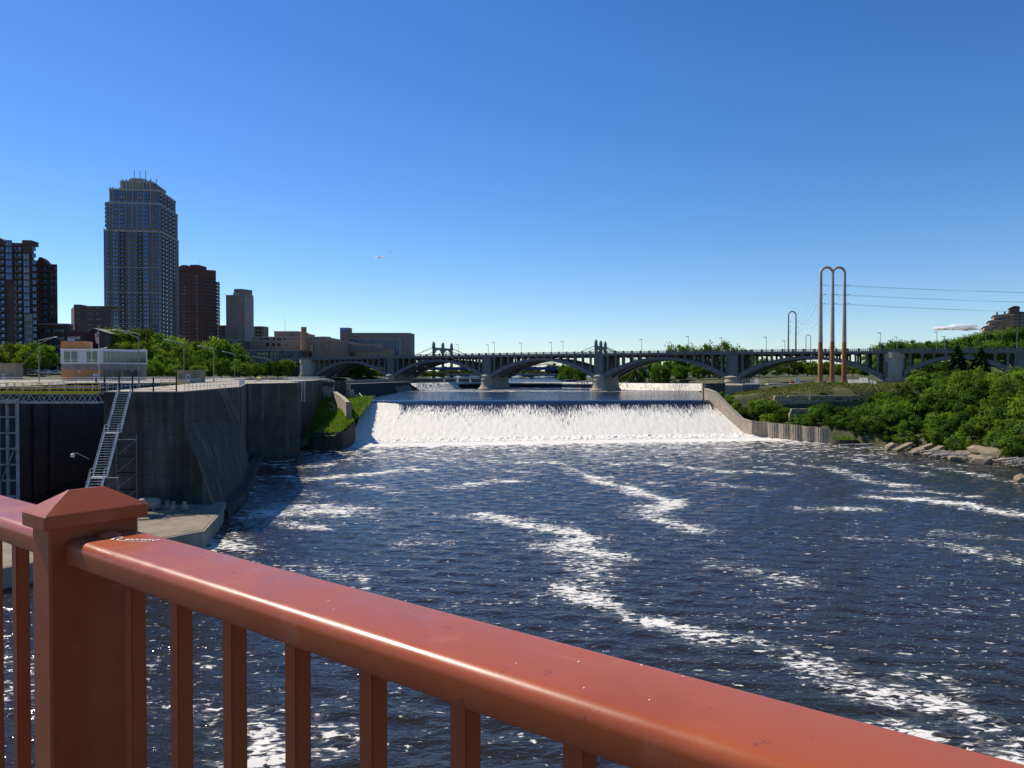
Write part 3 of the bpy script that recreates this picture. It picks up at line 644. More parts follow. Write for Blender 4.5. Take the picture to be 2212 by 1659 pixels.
pipe_fence('footbridge_railing', 'yellow pipe railing along the truss footbridge', [(-81.8, 120.05, 18.08), (-63.6, 120.05, 18.08)], 1.25, YELLOW, 1.25, 3, .035)
pipe_fence('footbridge_railing', 'grey pipe railing on the far edge of the truss footbridge', [(-81.8, 121.7, 18.08), (-63.6, 121.7, 18.08)], 1.25, STEEL, 2.0, 2, .035)
# ---- esplanade
m = MB(); m.prism([(-420, 106.4), (-76.4, 106.4), (-76.2, 110), (ly(-81.8, 207) + 5.6, 195.4), (-82, 250), (-64.4, 262.2), (-62, 265), (-98, 266), (-113, 330), (-420, 330)], 17.6, 17.98)
struct(m.build('lock_esplanade', CONC_L))
gang = 'grey pipe guard rails on the lock esplanade'
pipe_fence('guard_rail', 'grey pipe guard rail along the edge of the lock wall top', [(-53.0, 123, 18.12), (-56.8, 156, 18.12), (-68.2, 191.8, 18.12)], 1.1, STEEL, 2.0, 2, .035)
pipe_fence('guard_rail', 'grey pipe guard rail round the corner of the wall by the grass bank', [(-68, 193, 18.12), (-60.0, 207.7, 18.12), (-66.7, 221.5, 18.12)], 1.1, STEEL, 2.5, 3, .035)
for i, (x0, y0, x1, y1) in enumerate(((-66, 124, -88, 215), (-83, 123, -104, 212), (-86, 150, -150, 150), (-90, 178, -150, 182), (-88, 226, -66, 226), (-92, 240, -170, 246), (-88, 250, -150, 262), (-150, 280, -104, 282))):
    pipe_fence('guard_rail', 'grey pipe guard rail crossing the lock esplanade', [(x0, y0, 18.0), (x1, y1, 18.0)], 1.1, STEEL, 2.6, 2, .035, gang)
for i, (x0, y0, x1, y1) in enumerate(((-88, 132, -110, 132), (-112, 160, -122, 160), (-78, 170, -72, 170), (-84, 140, -92, 143))):
    pipe_fence('guard_rail', 'short yellow pipe guard rail on the lock esplanade', [(x0, y0, 18.0), (x1, y1, 18.0)], 1.1, YELLOW, 2.0, 3, .04, 'yellow guard rails on the lock esplanade')
pipe_fence('guard_rail', 'long yellow rail beside the lock chamber behind the footbridge', [(-83.5, 122.4, 18.0), (-118, 124, 18.0)], 1.1, YELLOW, 2.2, 2, .04)
# black fence with gates round the stair head
bf = thing('stair_gate_fence', 'black iron fence with cross braced gates at the stair head', 'fence', (-60, 121.8, 18.1))
fx = [-65.2, -64.0, -61.9, -60.0, -57.0, -53.7]; fh = [2.0, 2.2, 2.7, 2.7, 2.0, 2.4]
for x, h in zip(fx, fh): m = MB(); m.box(x - .08, x + .08, 121.78, 121.94, 18.1, 18.1 + h); m.build('post', BLACK, bf, world=True)
for a, b in zip(fx[:-1], fx[1:]):
    if a == -61.9: continue
    for z in (18.35, 19.25): m = MB(); m.bar((a + .08, 121.85, z), (b - .08, 121.85, z), .05); m.build('rail', BLACK, bf, world=True)
    for s_ in (0, 1): m = MB(); m.bar((a + .08, 121.88 + .05 * s_, 18.35 if s_ else 19.25), (b - .08, 121.88 + .05 * s_, 19.25 if s_ else 18.35), .035); m.build('brace', BLACK, bf, world=True)
# access stair hanging on the river side
ac = thing('hanging_access_stair', 'dark steel access stair hanging on the river side of the lock wall', 'stair', (-54, 140, 12))
for k, dx in enumerate((0.25, 1.15)):
    m = MB(); m.bar((-54.4 + dx, 139, 17.9), (-55.0 + dx, 148, 11.5), .12); m.build('stringer', STEEL_D, ac, world=True)
    m = MB(); m.bar((-54.4 + dx, 139, 18.7), (-55.0 + dx, 148, 12.5), .06); m.build('handrail', STEEL_D, ac, world=True)
for i in range(18): m = MB(); q = i / 17; p = Vector((-54.15, 139, 17.8)).lerp(Vector((-54.75, 148, 11.5)), q); m.box(p.x, p.x + .9, p.y - .13, p.y + .13, p.z - .02, p.z + .02); m.build('tread', STEEL_D, ac, world=True)
for y in (139, 143.5, 148): m = MB(); m.bar((-53.4, y, 18.1 - (y - 139) * .72), (-56, y, 17.2 - (y - 139) * .72), .1); m.build('bracket', STEEL_D, ac, world=True)
# pale ladder past the corner
ld = thing('wall_ladder', 'pale steel ladder down the wall above the grass bank', 'ladder', (-57.2, 209.3, 14))
for x in (-59.55, -58.75): m = MB(); m.tube([(x, 208.6, 13.2), (x + .1, 208.9, 19.3)], .07, 6); m.build('side_rail', WHITE, ld, world=True)
for z in np.arange(13.5, 18.6, .45): m = MB(); m.tube([(-59.53, 208.65, z), (-58.7, 208.7, z)], .035, 5); m.build('rung', WHITE, ld, world=True)

# the lock's river end stands a little nearer and to the right of where its drawing frame puts it
for o in [o for o in COL.objects if o.parent is None and o.name.split('.')[0] in ('lock_wall', 'platform_railing', 'storage_tank', 'pump_unit', 'metal_staircase', 'support_scaffold', 'land_wall', 'lock_gate', 'truss_footbridge', 'footbridge_railing', 'guard_rail', 'stair_gate_fence', 'hanging_access_stair', 'wall_ladder')]:
    o.location += Vector((5.6, -11.6, 0))
# ---- light poles of the lock
def light_pole(label, x, y, h, arm_dx, group, z=18.0):
    t = thing('light_pole', label, 'light pole', (x, y, z), 0, group)
    m = MB(); m.tube([(0, 0, 0), (0, 0, h * .5), (0, 0, h)], [.15, .12, .08], 7); m.build('pole', POLE, t)
    m = MB(); m.lathe([(.3, 0), (.3, .35), (.16, .45)], 8); m.build('base', CONC_L, t)
    s_ = 1 if arm_dx > 0 else -1
    m = MB(); m.tube([(0, 0, h - .35), (arm_dx * .5, 0, h + .15), (arm_dx, 0, h + .45)], .045, 5); m.tube([(0, 0, h - 1.1), (arm_dx * .5, 0, h - .25), (arm_dx, 0, h + .38)], .03, 5); m.build('arm', STEEL, t)
    m = MB(); m.loft([[(arm_dx + s_ * q, w * math.cos(a), h + .45 + .12 * math.sin(a)) for a in np.linspace(0, 2 * math.pi, 9)[:-1]] for q, w in ((-.1, .06), (.1, .17), (.5, .2), (.75, .1))]); m.build('lamp_head', STEEL, t)
LP_L = [(300, 148), (397.7, 194), (461.8, 240), (507, 312), (540, 378), (566.5, 415), (586.8, 479)]
LP_R = [(84.5, 180), (204.5, 260), (288.5, 277), (350, 337), (436.7, 440), (497, 470), (518.6, 500)]
for i, (vx, D) in enumerate(LP_L):
    light_pole('grey light pole whose arm reaches over the lock chamber', (vx - 1106) / F * D, D, 10.5, -4.2, 'light poles along the river side of the lock')
for i, (vx, D) in enumerate(LP_R):
    light_pole('grey light pole on the land side of the lock', (vx - 1106) / F * D, D, 10.5, 3.6, 'light poles along the land side of the lock')

# ---- control building
cb_D = 250
cbx = lambda vx: (vx - 1106) / F * cb_D
ORANGE = mat('orange brick tile', (0.50, 0.225, 0.085), .8, .12, 1.2, .01)
GREYP = mat('grey building panel', (0.52, 0.52, 0.57), .7, .06, .6)
CONC_G = mat('stained grey wall', (0.22, 0.20, 0.19), .9, .3, .5)
ctl = thing('control_building', 'two storey orange brick lock control building with grey window band', 'building', (cbx(134), cb_D, 18.0), 0.06)
wF = 12.6; dS = 16.0; sk = 0.62     # front width; depth; the right side is skewed towards the camera's view
sidev = Vector((.55, .83, 0)) * dS
foot = [(0, 0), (wF, 0), (wF + sidev.x, sidev.y), (sidev.x - 2, sidev.y)]
m = MB(); m.prism(foot, 0, 5.1); m.build('ground_floor', ORANGE, ctl)
m = MB(); m.prism([(foot[0][0] - .15, -.15), (wF + .1, -.2), (foot[2][0] + .2, foot[2][1]), foot[3]], 3.6, 5.4); m.build('stained_band', CONC_G, ctl)
m = MB(); m.prism([(-.25, -.3), (wF + .2, -.35), (foot[2][0] + .3, foot[2][1]), foot[3]], 5.4, 10.0); m.build('upper_floor', GREYP, ctl)
m = MB(); m.prism([(-.4, -.45), (wF + .25, -.5), (foot[2][0] + .45, foot[2][1] + .1), (foot[3][0], foot[3][1])], 10.0, 10.3); m.build('roof_edge', WHITE, ctl)
m = MB(); m.prism([(-.55, .6), (6.6, .6), (7.4, 5), (-.55, 5)], 0, 12.7); m.build('stair_tower', ORANGE, ctl)
m = MB(); m.box(-.7, 6.8, .5, 5.2, 12.7, 12.85); m.build('tower_roof', STEEL_D, ctl)
GREENG = mat('greenish control room glass', (0.02, 0.06, 0.06), .06, .4, .5, spec=.9)
def ctl_window(x0, x1, z0, z1, par):
    m = MB(); m.box(x0, x1, -.42, -.36, z0, z1); o = m.build('window', GREENG, par)
    m = MB()
    for a, b, c, d in ((x0 - .1, x0, z0 - .1, z1 + .1), (x1, x1 + .1, z0 - .1, z1 + .1), (x0, x1, z1, z1 + .1), (x0, x1, z0 - .1, z0), (x0, x1, z0 + (z1 - z0) * .2 - .05, z0 + (z1 - z0) * .2 + .05)):
        m.box(a, b, -.47, -.36, c, d)
    m.build('frame', WHITE, o)
for a, b in ((.9, 2.9), (3.2, 5.2), (8.0, 9.5), (9.8, 11.4)): ctl_window(a, b, 5.9, 9.5, ctl)
sd = sidev.normalized(); sn = Vector((sd.y, -sd.x, 0)); 
for i in range(12):
    p = Vector((wF + .2, -.35, 0)) + sd * (.5 + i * (dS - .6) / 12)
    m = MB(); q = p + sd * ((dS - .6) / 12 - .18)
    m.hexa([p + sn * .02 + Vector((0, 0, 5.9)), q + sn * .02 + Vector((0, 0, 5.9)), q - sn * .05 + Vector((0, 0, 5.9)), p - sn * .05 + Vector((0, 0, 5.9)),
            p + sn * .02 + Vector((0, 0, 9.5)), q + sn * .02 + Vector((0, 0, 9.5)), q - sn * .05 + Vector((0, 0, 9.5)), p - sn * .05 + Vector((0, 0, 9.5))]); m.build('window', GREENG, ctl)
p = Vector((wF, -.02, 0)); q = p + sd * (dS - .05); m = MB(); m.hexa([p + sn * .05, q + sn * .05, q - sn * .3, p - sn * .3] + [v + Vector((0, 0, 3.6)) for v in (p + sn * .05, q + sn * .05, q - sn * .3, p - sn * .3)]); m.build('side_wall', CONC_G, ctl)
for i in range(4):
    p = Vector((wF + .1, -.2, 0)) + sd * (1 + i * 3.4); q = p + sd * 2.4
    m = MB(); m.hexa([p + sn * .06 + Vector((0, 0, .8)), q + sn * .06 + Vector((0, 0, .8)), q - sn * .4 + Vector((0, 0, .8)), p - sn * .4 + Vector((0, 0, .8)), p + sn * .06 + Vector((0, 0, 3.3)), q + sn * .06 + Vector((0, 0, 3.3)), q - sn * .4 + Vector((0, 0, 3.3)), p - sn * .4 + Vector((0, 0, 3.3))]); m.build('window', GLASS_D, ctl)
m = MB(); m.box(9.9, 11.4, -.1, 0, 0, 2.1); dr = m.build('door', WHITE, ctl); m = MB(); m.box(10.4, 10.95, -.14, -.1, .9, 1.7); m.build('door_glass', GLASS_D, dr)
m = MB(); m.lathe([(.35, 0), (.35, .12)], 12); o = put('wall_lamp', m.mesh('wall_lamp', STEEL), ctl, (5.6, -.12, 2.9)); o.rotation_euler = (math.pi / 2, 0, 0)
# flag on its pole
fp = thing('flagpole', 'tall pale flagpole carrying a flag in front of the control building', 'flagpole', (cbx(214) * .96, 240, 18))
m = MB(); m.tube([(0, 0, 0), (0, 0, 16.6)], [.1, .05], 6); m.build('pole', STEEL, fp); m = MB(); m.lathe([(.01, .16), (.12, .08), (.12, -.08), (.01, -.14)][::-1], 8); put('finial', m.mesh('finial', YELLOW), fp, (0, 0, 16.7))
RED = mat('flag red', (.45, .03, .04), .8, .05); FWH = mat('flag white', (.75, .73, .72), .8, .05); FBL = mat('flag blue', (.03, .05, .2), .8, .05)
fl = thing('flag', 'limp red white and blue striped flag hanging from the flagpole', 'flag', (cbx(214) * .96, 240, 29.5))
def flag_pt(u, v): return (-.06 - 1.15 * u * (0.5 + .5 * v) - .12 * math.sin(v * 5), .22 * math.sin(u * 9 + v * 3), 4.6 * v - 1.5 * u * v)
m = MB(); nn = 13
for i in range(nn):
    for j in range(10):
        canton = i >= 6 and j < 4; m.cur = 2 if canton else (0 if i % 2 == 0 else 1)
        a = [flag_pt(jj / 10, ii / nn) for ii, jj in ((i, j), (i, j + 1), (i + 1, j + 1), (i + 1, j))]
        m.hexa([(p[0], p[1] - .015, p[2]) for p in a] + [(p[0], p[1] + .015, p[2]) for p in a])
m.build('cloth', [RED, FWH, FBL], fl)
# white star dots on the canton
m = MB(); m.lathe([(.05, 0), (.05, .02)], 5); sm = m.mesh('star', FWH)
for i in range(4):
    for j in range(3):
        p = flag_pt((j + .7) / 10, (6.9 + i * 1.6) / nn); o = put('star', sm, fl, (p[0], p[1] - .03, p[2])); o.rotation_euler = (math.pi / 2, 0, 0)
# small booth on the esplanade and a hut at the left
def booth(label, vx, D, w, h, d):
    t = thing('lock_booth', label, 'booth', ((vx - 1106) / F * D, D, 18)); m = MB(); m.box(-w / 2, w / 2, 0, d, 0, h); m.build('wall', CONC_W, t)
    m = MB(); m.box(-w / 2 - .7, w / 2 + .5, -.7, d + .4, h, h + .22); m.build('roof', CONC_L, t)
    m = MB(); m.box(-.55, .35, -.06, 0, 0, 2.1); o = m.build('door', WHITE, t); m = MB(); m.box(-.35, .15, -.1, -.06, .9, 1.8); m.build('door_glass', GLASS_D, o)
    for x in (-w / 2 + .9, w / 2 - 1.3): m = MB(); m.box(x - .6, x + .6, -.06, 0, 1.0, 2.3); m.build('window', GLASS_D, t)
booth('small flat roofed tan booth on the esplanade beyond the stairs', 407, 215, 6.2, 3.1, 4)
booth('flat roofed hut at the edge of the car park', 8, 262, 8, 5.5, 4)
# yellow tank drum and white cabinets
t = thing('storage_drum', 'yellow drum lying on the esplanade by the grass bank', 'drum', (-75.7, 230, 18.12))
m = MB(); m.loft([[(x, .55 * math.cos(a), .6 + .55 * math.sin(a)) for a in np.linspace(0, 2 * math.pi, 13)[:-1]] for x in (-.5, .5)]); m.build('drum', YELLOW, t)
m = MB(); m.box(-.6, .6, -.5, .5, 0, .15); m.build('cradle', STEEL_D, t)
# ================================================================ ARCH BRIDGE ACROSS THE RIVER
BL = 68.0; BX0, BY0 = -0.1582 * 464, 464.0
BD = Vector((58.93, -33.92, 0)).normalized(); bang = math.atan2(BD.y, BD.x)
br = thing('arch_bridge', 'long grey concrete open spandrel arch bridge across the river above the falls', 'bridge', (BX0, BY0, 0), bang)
BW = 23.0
def top_z(x): k = x / BL; return 21 + 10.1 - 0.11 * (k - 2) ** 2
x_min, x_max = -118.0, 5.9 * BL
# deck slab and balustrade
seg = np.arange(x_min, x_max + 1, 8.0)
def strip(m, y0, y1, f0, f1):
    m.loft([[(x, y0, f0(x)), (x, y1, f0(x)), (x, y1, f1(x)), (x, y0, f1(x))] for x in seg])
m = MB(); strip(m, -0.5, BW + .5, lambda x: top_z(x) - 2.1, lambda x: top_z(x) - 1.25); m.build('deck_slab', CONC_B, br)
m = MB(); strip(m, -0.75, -0.5, lambda x: top_z(x) - 1.75, lambda x: top_z(x) - 1.2); m.build('fascia', CONC_B, br)
for y in (-.35, BW + .2):
    m = MB(); strip(m, y, y + .25, lambda x: top_z(x) - .22, lambda x: top_z(x)); m.build('balustrade_rail', CONC_B, br)
    m = MB(); strip(m, y + .06, y + .19, lambda x: top_z(x) - 1.25, lambda x: top_z(x) - .95); m.build('balustrade_kerb', CONC_B, br)
pm = MB(); pm.box(-.4, .4, -.2, .3, -1.3, .25); bpost = pm.mesh('balustrade_post', CONC_B)
for x in np.arange(-4.54 * 25, x_max, 4.54): put('balustrade_post', bpost, br, (x, -.35, top_z(x)))
m = MB()
for x in np.arange(x_min, x_max, .75): m.box(x - .12, x + .12, -.28, -.12, top_z(x) - 1.2, top_z(x) - .2)
o = m.build('balusters', CONC_B, br); o['kind'] = 'stuff'
# piers
def stadium(r, z, y0=0.0, y1=BW, n=12):
    pts = []
    for k in range(n + 1):
        a = math.pi + math.pi * k / n; pts.append((r * math.cos(a), y0 + r * math.sin(a), z))
    for k in range(n + 1):
        a = math.pi * k / n; pts.append((r * math.cos(a), y1 + r * math.sin(a), z))
    return pts
def pier(k, half, zb, base):
    x = k * BL; zt = top_z(x) - 2.1
    m = MB(); m.box(x - half, x + half, 0.2, BW - .2, zb, zt); o = m.build('pier', CONC_B, br)
    for s_ in (-1, 1):   # recessed face panel: raised border strips
        m = MB(); m.box(x + s_ * (half - .35) - .25, x + s_ * (half - .35) + .25, .0, .2, zb + .3, zt - .3); m.build('face_strip', CONC_B, o)
    m = MB(); m.box(x - half + .6, x + half - .6, .0, .2, zt - 2.0, zt - .3); m.build('face_strip', CONC_B, o)
    m = MB(); m.box(x - half - .3, x + half + .3, -.45, .1, zt - .5, zt); m.build('bracket', CONC_B, o)
    m = MB(); m.loft([[(x + p[0], p[1], p[2]) for p in stadium(r, z, 1.2, BW - 5)] for r, z in base]); m.build('pier_base', CONC_P, o)
river_base = [(5.4, 10.0), (5.1, 11.4), (4.3, 12.2), (3.8, 13.4), (3.5, 15.0), (3.4, 15.9), (3.7, 16.0), (3.7, 16.5), (3.3, 16.6), (3.1, 18.0), (3.5, 18.3), (3.4, 18.6), (2.2, 19.6), (.4, 20.0)]
for k in (0, 1, 2): pier(k, 2.6, 17.5, river_base)
pier(3, 2.7, 16.0, [(4.6, 13), (4.2, 15.4), (4.4, 15.9), (3.7, 17.6), (4.1, 18.0), (4.0, 18.4), (.5, 19.6)])
pier(4.68, 2.6, 14.0, [(3.6, 13), (3.4, 16), (3.2, 17.5)])
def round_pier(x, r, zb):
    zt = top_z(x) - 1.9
    m = MB(); m.loft([[(x + p[0], p[1], z) for p in stadium(r, z, 3.2, BW - 3.2, 20)] for z in (zb, zt)]); o = put('round_pier', sharp(m.mesh('round_pier', mat('sun toned pier render', (.38, .35, .30), .88, .15, .3, .02, streak=((.22, .2, .17), .5, .6))), 40), br)  # sunlit brightness put into the pale base colour
    for rr, z0, z1 in ((r + .35, zt - 2.2, zt + .3), (r + .7, zb, zb + 1.0), (r + .4, zb + 1.4, zb + 2.3)):
        m = MB(); m.loft([[(x + p[0], p[1], z) for p in stadium(rr, z, 3.2, BW - 3.2, 20)] for z in (z0, z1)]); put('band', sharp(m.mesh('band', CONC_P), 40), o)
    for dx in (-.9, .0): m = MB(); m.bar((x - r * .62 + dx * .9, 3.2 - r * .8, zb + 3), (x - r * .62 + dx * .9, 3.2 - r * .8, zt - 3.5), .45, .5); m.build('groove_strip', CONC_B, o)
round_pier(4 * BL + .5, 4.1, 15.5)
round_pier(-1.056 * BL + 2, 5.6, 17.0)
# arch ribs and spandrel columns
spans = [(-60.5, -2.6), (2.6, BL - 2.6), (BL + 2.6, 2 * BL - 2.6), (2 * BL + 2.6, 3 * BL - 2.7), (3 * BL + 2.7, 4 * BL - 3.6), (4 * BL + 4.6, 4.68 * BL - 2.6), (4.68 * BL + 2.6, 5.4 * BL)]
cm = MB(); cm.box(-.42, .42, -.42, .42, 0, 1); col_me = cm.mesh('spandrel_column', CONC_B)
hd = MB(); hd.hexa([(-.42, -.42, -.9), (.42, -.42, -.9), (.42, .42, -.9), (-.42, .42, -.9), (-.95, -.9, 0), (.95, -.9, 0), (.95, .42, 0), (-.95, .42, 0)]); head_me = hd.mesh('column_bracket', CONC_B)
for si, (a, b) in enumerate(spans):
    xm = (a + b) / 2; h2 = (b - a) / 2; zc = top_z(xm) - 3.0; small = h2 < 24
    zs = 18.6 if not small else 20.5
    def ext(x): return zc - (zc - zs - 1.2) * abs((x - xm) / h2) ** 2.05
    def inn(x): return zc - 1.35 - (zc - 1.35 - (zs - 1.6)) * abs((x - xm) / h2) ** 2.05
    xs_ = np.linspace(a - .2, b + .2, 37)
    for y0, y1 in ((0.15, 2.6), (10.2, 12.8), (20.2, 22.8)):
        m = MB(); m.loft([[(x, y0, inn(x)), (x, y1, inn(x)), (x, y1, ext(x)), (x, y0, ext(x))] for x in xs_]); put('arch_rib', sharp(m.mesh('arch_rib', CONC_B), 30), br)
    n = max(6, round((b - a) / 4.54)); 
    for row, y in enumerate((1.0, 11.5, 21.5)):
        for i in range(n):
            x = a + (i + .5) * (b - a) / n; z0 = ext(x) - .35; zt = top_z(x) - 2.08
            if zt - z0 > .7: put('spandrel_column', col_me, br, (x, y, z0), 0, (1, 1, zt - z0))
            if row == 0: put('column_bracket', head_me, br, (x, y - .05, zt))
    for i in range(n):      # floor beams
        x = a + (i + .5) * (b - a) / n; m = MB(); m.box(x - .25, x + .25, .6, BW - .6, top_z(x) - 2.9, top_z(x) - 2.06); m.build('floor_beam', CONC_B, br)
# left approach: flat girders on posts
for x in np.arange(-116, -78, 9.5):
    for y in (1.5, 12, 21): put('spandrel_column', col_me, br, (x, y, 17), 0, (1.5, 1.5, top_z(x) - 19.1))
for y in (.8, 11, 21.5): m = MB(); m.box(-118, -77, y - .4, y + .4, top_z(-100) - 3.3, top_z(-100) - 2.0); m.build('approach_girder', STEEL_D, br)
# lamp posts on the bridge
for vx, back, h in ((990, 0, 6.5), (1055, 0, 6), (1068, 0, 7.2), (1126, 0, 6.5), (1191, 0, 6.5), (1216, 0, 7), (1386, 0, 7), (1495, 1, 5.5), (1559, 0, 7), (1487, 0, 8), (1655, 0, 7), (1695, 1, 6), (1901, 0, 8), (2023, 0, 8), (2040, 1, 7), (2196, 0, 8), (1937, 1, 7)):
    u = (vx - 1106) / F; y = BW - .8 if back else .6
    # solve position along the bridge for this direction
    ox, oy = BX0 - BD.y * y, BY0 + BD.x * y; x = (u * oy - ox) / (BD.x - u * BD.y)
    p = Vector((ox + BD.x * x, oy + BD.y * x, top_z(x) - 1.25))
    t = thing('bridge_lamp', 'slim dark lamp post on the far kerb of the arch bridge' if back else 'slim dark lamp post on the arch bridge deck', 'lamp post', p, 0, 'lamp posts on the arch bridge far kerb' if back else 'lamp posts on the arch bridge')
    m = MB(); m.tube([(0, 0, 0), (0, 0, h)], [.14, .09], 6); m.build('pole', STEEL_D, t)
    m = MB(); m.box(-1.3, .2, -.25, .25, h - .1, h + .14); m.build('lamp_head', STEEL_D, t)

# ================================================================ SUSPENSION BRIDGE FARTHER UP
GREENM = mat('grey green pylon paint', (0.16, 0.18, 0.18), .7, .15, .2)
PA, PB = Vector((-91.5, 900, 0)), Vector((92, 843, 0)); sax = (PB - PA).normalized(); sac = Vector((-sax.y, sax.x, 0))
sb = thing('suspension_bridge', 'suspension bridge with two grey triple post pylons behind the arch bridge', 'bridge', (0, 870, 0))
def pylon(P):
    tops = []
    o = None
    for k in (0, 1, 2):
        q = P + sac * (28.0 * k)
        m = MB(); hw = 2.0
        m.loft([[(q.x + dx * w, q.y + dy * w, z) for dx, dy in ((-1, -1), (1, -1), (1, 1), (-1, 1))] for w, z in ((1.9, 14), (1.7, 24), (1.5, 47), (1.9, 47.2), (1.9, 49), (1.5, 51.5))]); o = m.build('pylon_post', GREENM, sb, world=True)
        m = MB(); m.lathe([(1.9, 51.3), (1.8, 53), (1.35, 54.6), (.6, 55.6), (.12, 56.2)], 10, (q.x, q.y)); m.build('pylon_dome', GREENM, sb, world=True)
        tops.append(q + Vector((0, 0, 49.5)))
    for k in (0, 1):
        a, b = P + sac * (28.0 * k), P + sac * (28.0 * (k + 1)); ring = []
        ns = 12; m = MB()
        for i in range(ns):
            f0, f1 = i / ns, (i + 1) / ns; zz = lambda f: 46.5 - 5.5 * (abs(2 * f - 1)) ** 2.6
            pa, pb = a.lerp(b, f0), a.lerp(b, f1); t_ = sax * 1.4
            m.hexa([pa - t_ + Vector((0, 0, zz(f0))), pb - t_ + Vector((0, 0, zz(f1))), pb + t_ + Vector((0, 0, zz(f1))), pa + t_ + Vector((0, 0, zz(f0))),
                    pa - t_ + Vector((0, 0, 48.8)), pb - t_ + Vector((0, 0, 48.8)), pb + t_ + Vector((0, 0, 48.8)), pa + t_ + Vector((0, 0, 48.8))])
        m.build('portal_beam', GREENM, sb, world=True)
    return tops
TA, TB = pylon(PA), pylon(PB)
for k in range(3):
    a, b = TA[k], TB[k]; mid = a.lerp(b, .5); pts = []
    for i in range(25):
        f = i / 24; p = a.lerp(b, f); p.z = 27.5 + 22 * (2 * f - 1) ** 2; pts.append(p)
    m = MB(); m.tube(pts, .38, 5); m.build('main_cable', GREENM, sb, world=True)
    for top, dv in ((a, -sax), (b, sax)): m = MB(); m.tube([top, top + dv * 62 - Vector((0, 0, 25))], .38, 5); m.build('back_stay', GREENM, sb, world=True)
    for i in range(2, 23, 2): p = pts[i]; m = MB(); m.tube([p, Vector((p.x, p.y, 25.5))], .1, 4); m.build('hanger', GREENM, sb, world=True)
BLUEP = mat('blue girder paint', (0.045, 0.065, 0.20), .6, .1, .2)
for y_ in (-4, 54):
    a, b = PA - sax * 110 + sac * y_, PB + sax * 110 + sac * y_; m = MB(); m.bar(a + Vector((0, 0, 24.2)), b + Vector((0, 0, 24.2)), 1.2, 3.4); m.build('blue_girder', BLUEP, sb, world=True)
m = MB(); a, b = PA - sax * 110 + sac * 25, PB + sax * 110 + sac * 25; m.bar(a + Vector((0, 0, 25.4)), b + Vector((0, 0, 25.4)), 56, .8); m.build('deck', CONC_B, sb, world=True)
# low bridge under it
lb = thing('low_bridge', 'low dark beam bridge seen under the arches upstream', 'bridge', (60, 700, 14))
m = MB(); m.box(-60, 160, 700, 712, 17.2, 18.7); m.build('beam', STEEL_D, lb, world=True)
for x in (18, 41, 62, 84): m = MB(); m.box(x - 1.5, x + 1.5, 701, 711, 12, 17.2); m.build('bridge_pier', CONC_B, lb, world=True)

# ================================================================ BUILDINGS
wm = MB(); wm.cur = 1; wm.box(0, 1, -.08, 0, 0, 1); wm.cur = 0
for a, b, c, d in ((0, .07, 0, 1), (.93, 1, 0, 1), (.07, .93, .93, 1), (.07, .93, 0, .07), (.47, .53, .07, .93), (.07, .47, .6, .66), (.53, .93, .6, .66)): wm.box(a, b, -.13, -.08, c, d)
def win_mesh(name, glass, fr): me = wm.mesh(name, [fr, glass]); return me
FR_D = mat('dark window frame', (.06, .065, .08), .6, .1); FR_T = mat('tan window frame', (.3, .27, .23), .7, .1)
WIN_BLUE = win_mesh('window', GLASS_M, FR_D); WIN_PALE = win_mesh('window', mat('pale curtained glass', (.20, .235, .31), .25, .35, .15, spec=.6), FR_D); WIN_DARK = win_mesh('window', GLASS_D, FR_D)
WIN_CURT = win_mesh('window', mat('teal curtain glass', (.02, .10, .21), .12, .3, .1, spec=.7), FR_D); WIN_PLAIN_M = MB(); WIN_PLAIN_M.box(0, 1, -.1, 0, 0, 1); WIN_SLIT = WIN_PLAIN_M.mesh('window', GLASS_D)
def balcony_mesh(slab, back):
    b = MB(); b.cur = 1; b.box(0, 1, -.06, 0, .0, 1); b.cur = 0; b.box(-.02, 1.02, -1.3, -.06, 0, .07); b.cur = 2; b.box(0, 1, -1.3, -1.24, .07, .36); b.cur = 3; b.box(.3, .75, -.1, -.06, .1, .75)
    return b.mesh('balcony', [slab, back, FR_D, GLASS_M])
BAL_T = balcony_mesh(mat('balcony slab', (.34, .31, .28), .8, .1), mat('balcony recess shade', (.035, .034, .036), .9, .1))  # flat near-black back panel: the shade of a recess put into the colour
BAL_D = balcony_mesh(mat('dark balcony slab', (.13, .115, .105), .8, .1), mat('balcony recess shade', (.035, .034, .036), .9, .1))
class Bld:
    def __init__(s, name, label, p, a, z0=17.5, group=None):
        s.rz = math.atan2(a[1], a[0]); s.o = thing(name, label, 'building', (p[0], p[1], z0), s.rz, group); s.count = {}; s.extra = {}
    def part(s, name, m, mt, sm=False): return m.build(name, mt, s.o, sm)
    def item(s, name, me, x, y, z, w, h, rot=0.0, dep=1.0):
        c = s.count.get(name, 0); s.count[name] = c + 1
        if c < 300: return put(name, me, s.o, (x, y, z), rot, (w, dep, h))
        s.extra.setdefault((name, me.name), [me, []])[1].append((x, y, z, w, h, rot, dep))
    def finish(s):
        for (name, _), (me, L) in s.extra.items():
            v0 = [v.co.copy() for v in me.vertices]; f0 = [tuple(p.vertices) for p in me.polygons]; mi = [p.material_index for p in me.polygons]; M_ = MB()
            for x, y, z, w, h, rot, dep in L:
                c, sn_ = math.cos(rot), math.sin(rot); M_._add([(x + c * (v.x * w) - sn_ * (v.y * dep), y + sn_ * (v.x * w) + c * (v.y * dep), z + v.z * h) for v in v0], f0)
                M_.mi[-len(f0):] = mi
            o = M_.build(name + 's', list(me.materials), s.o); o['kind'] = 'stuff'
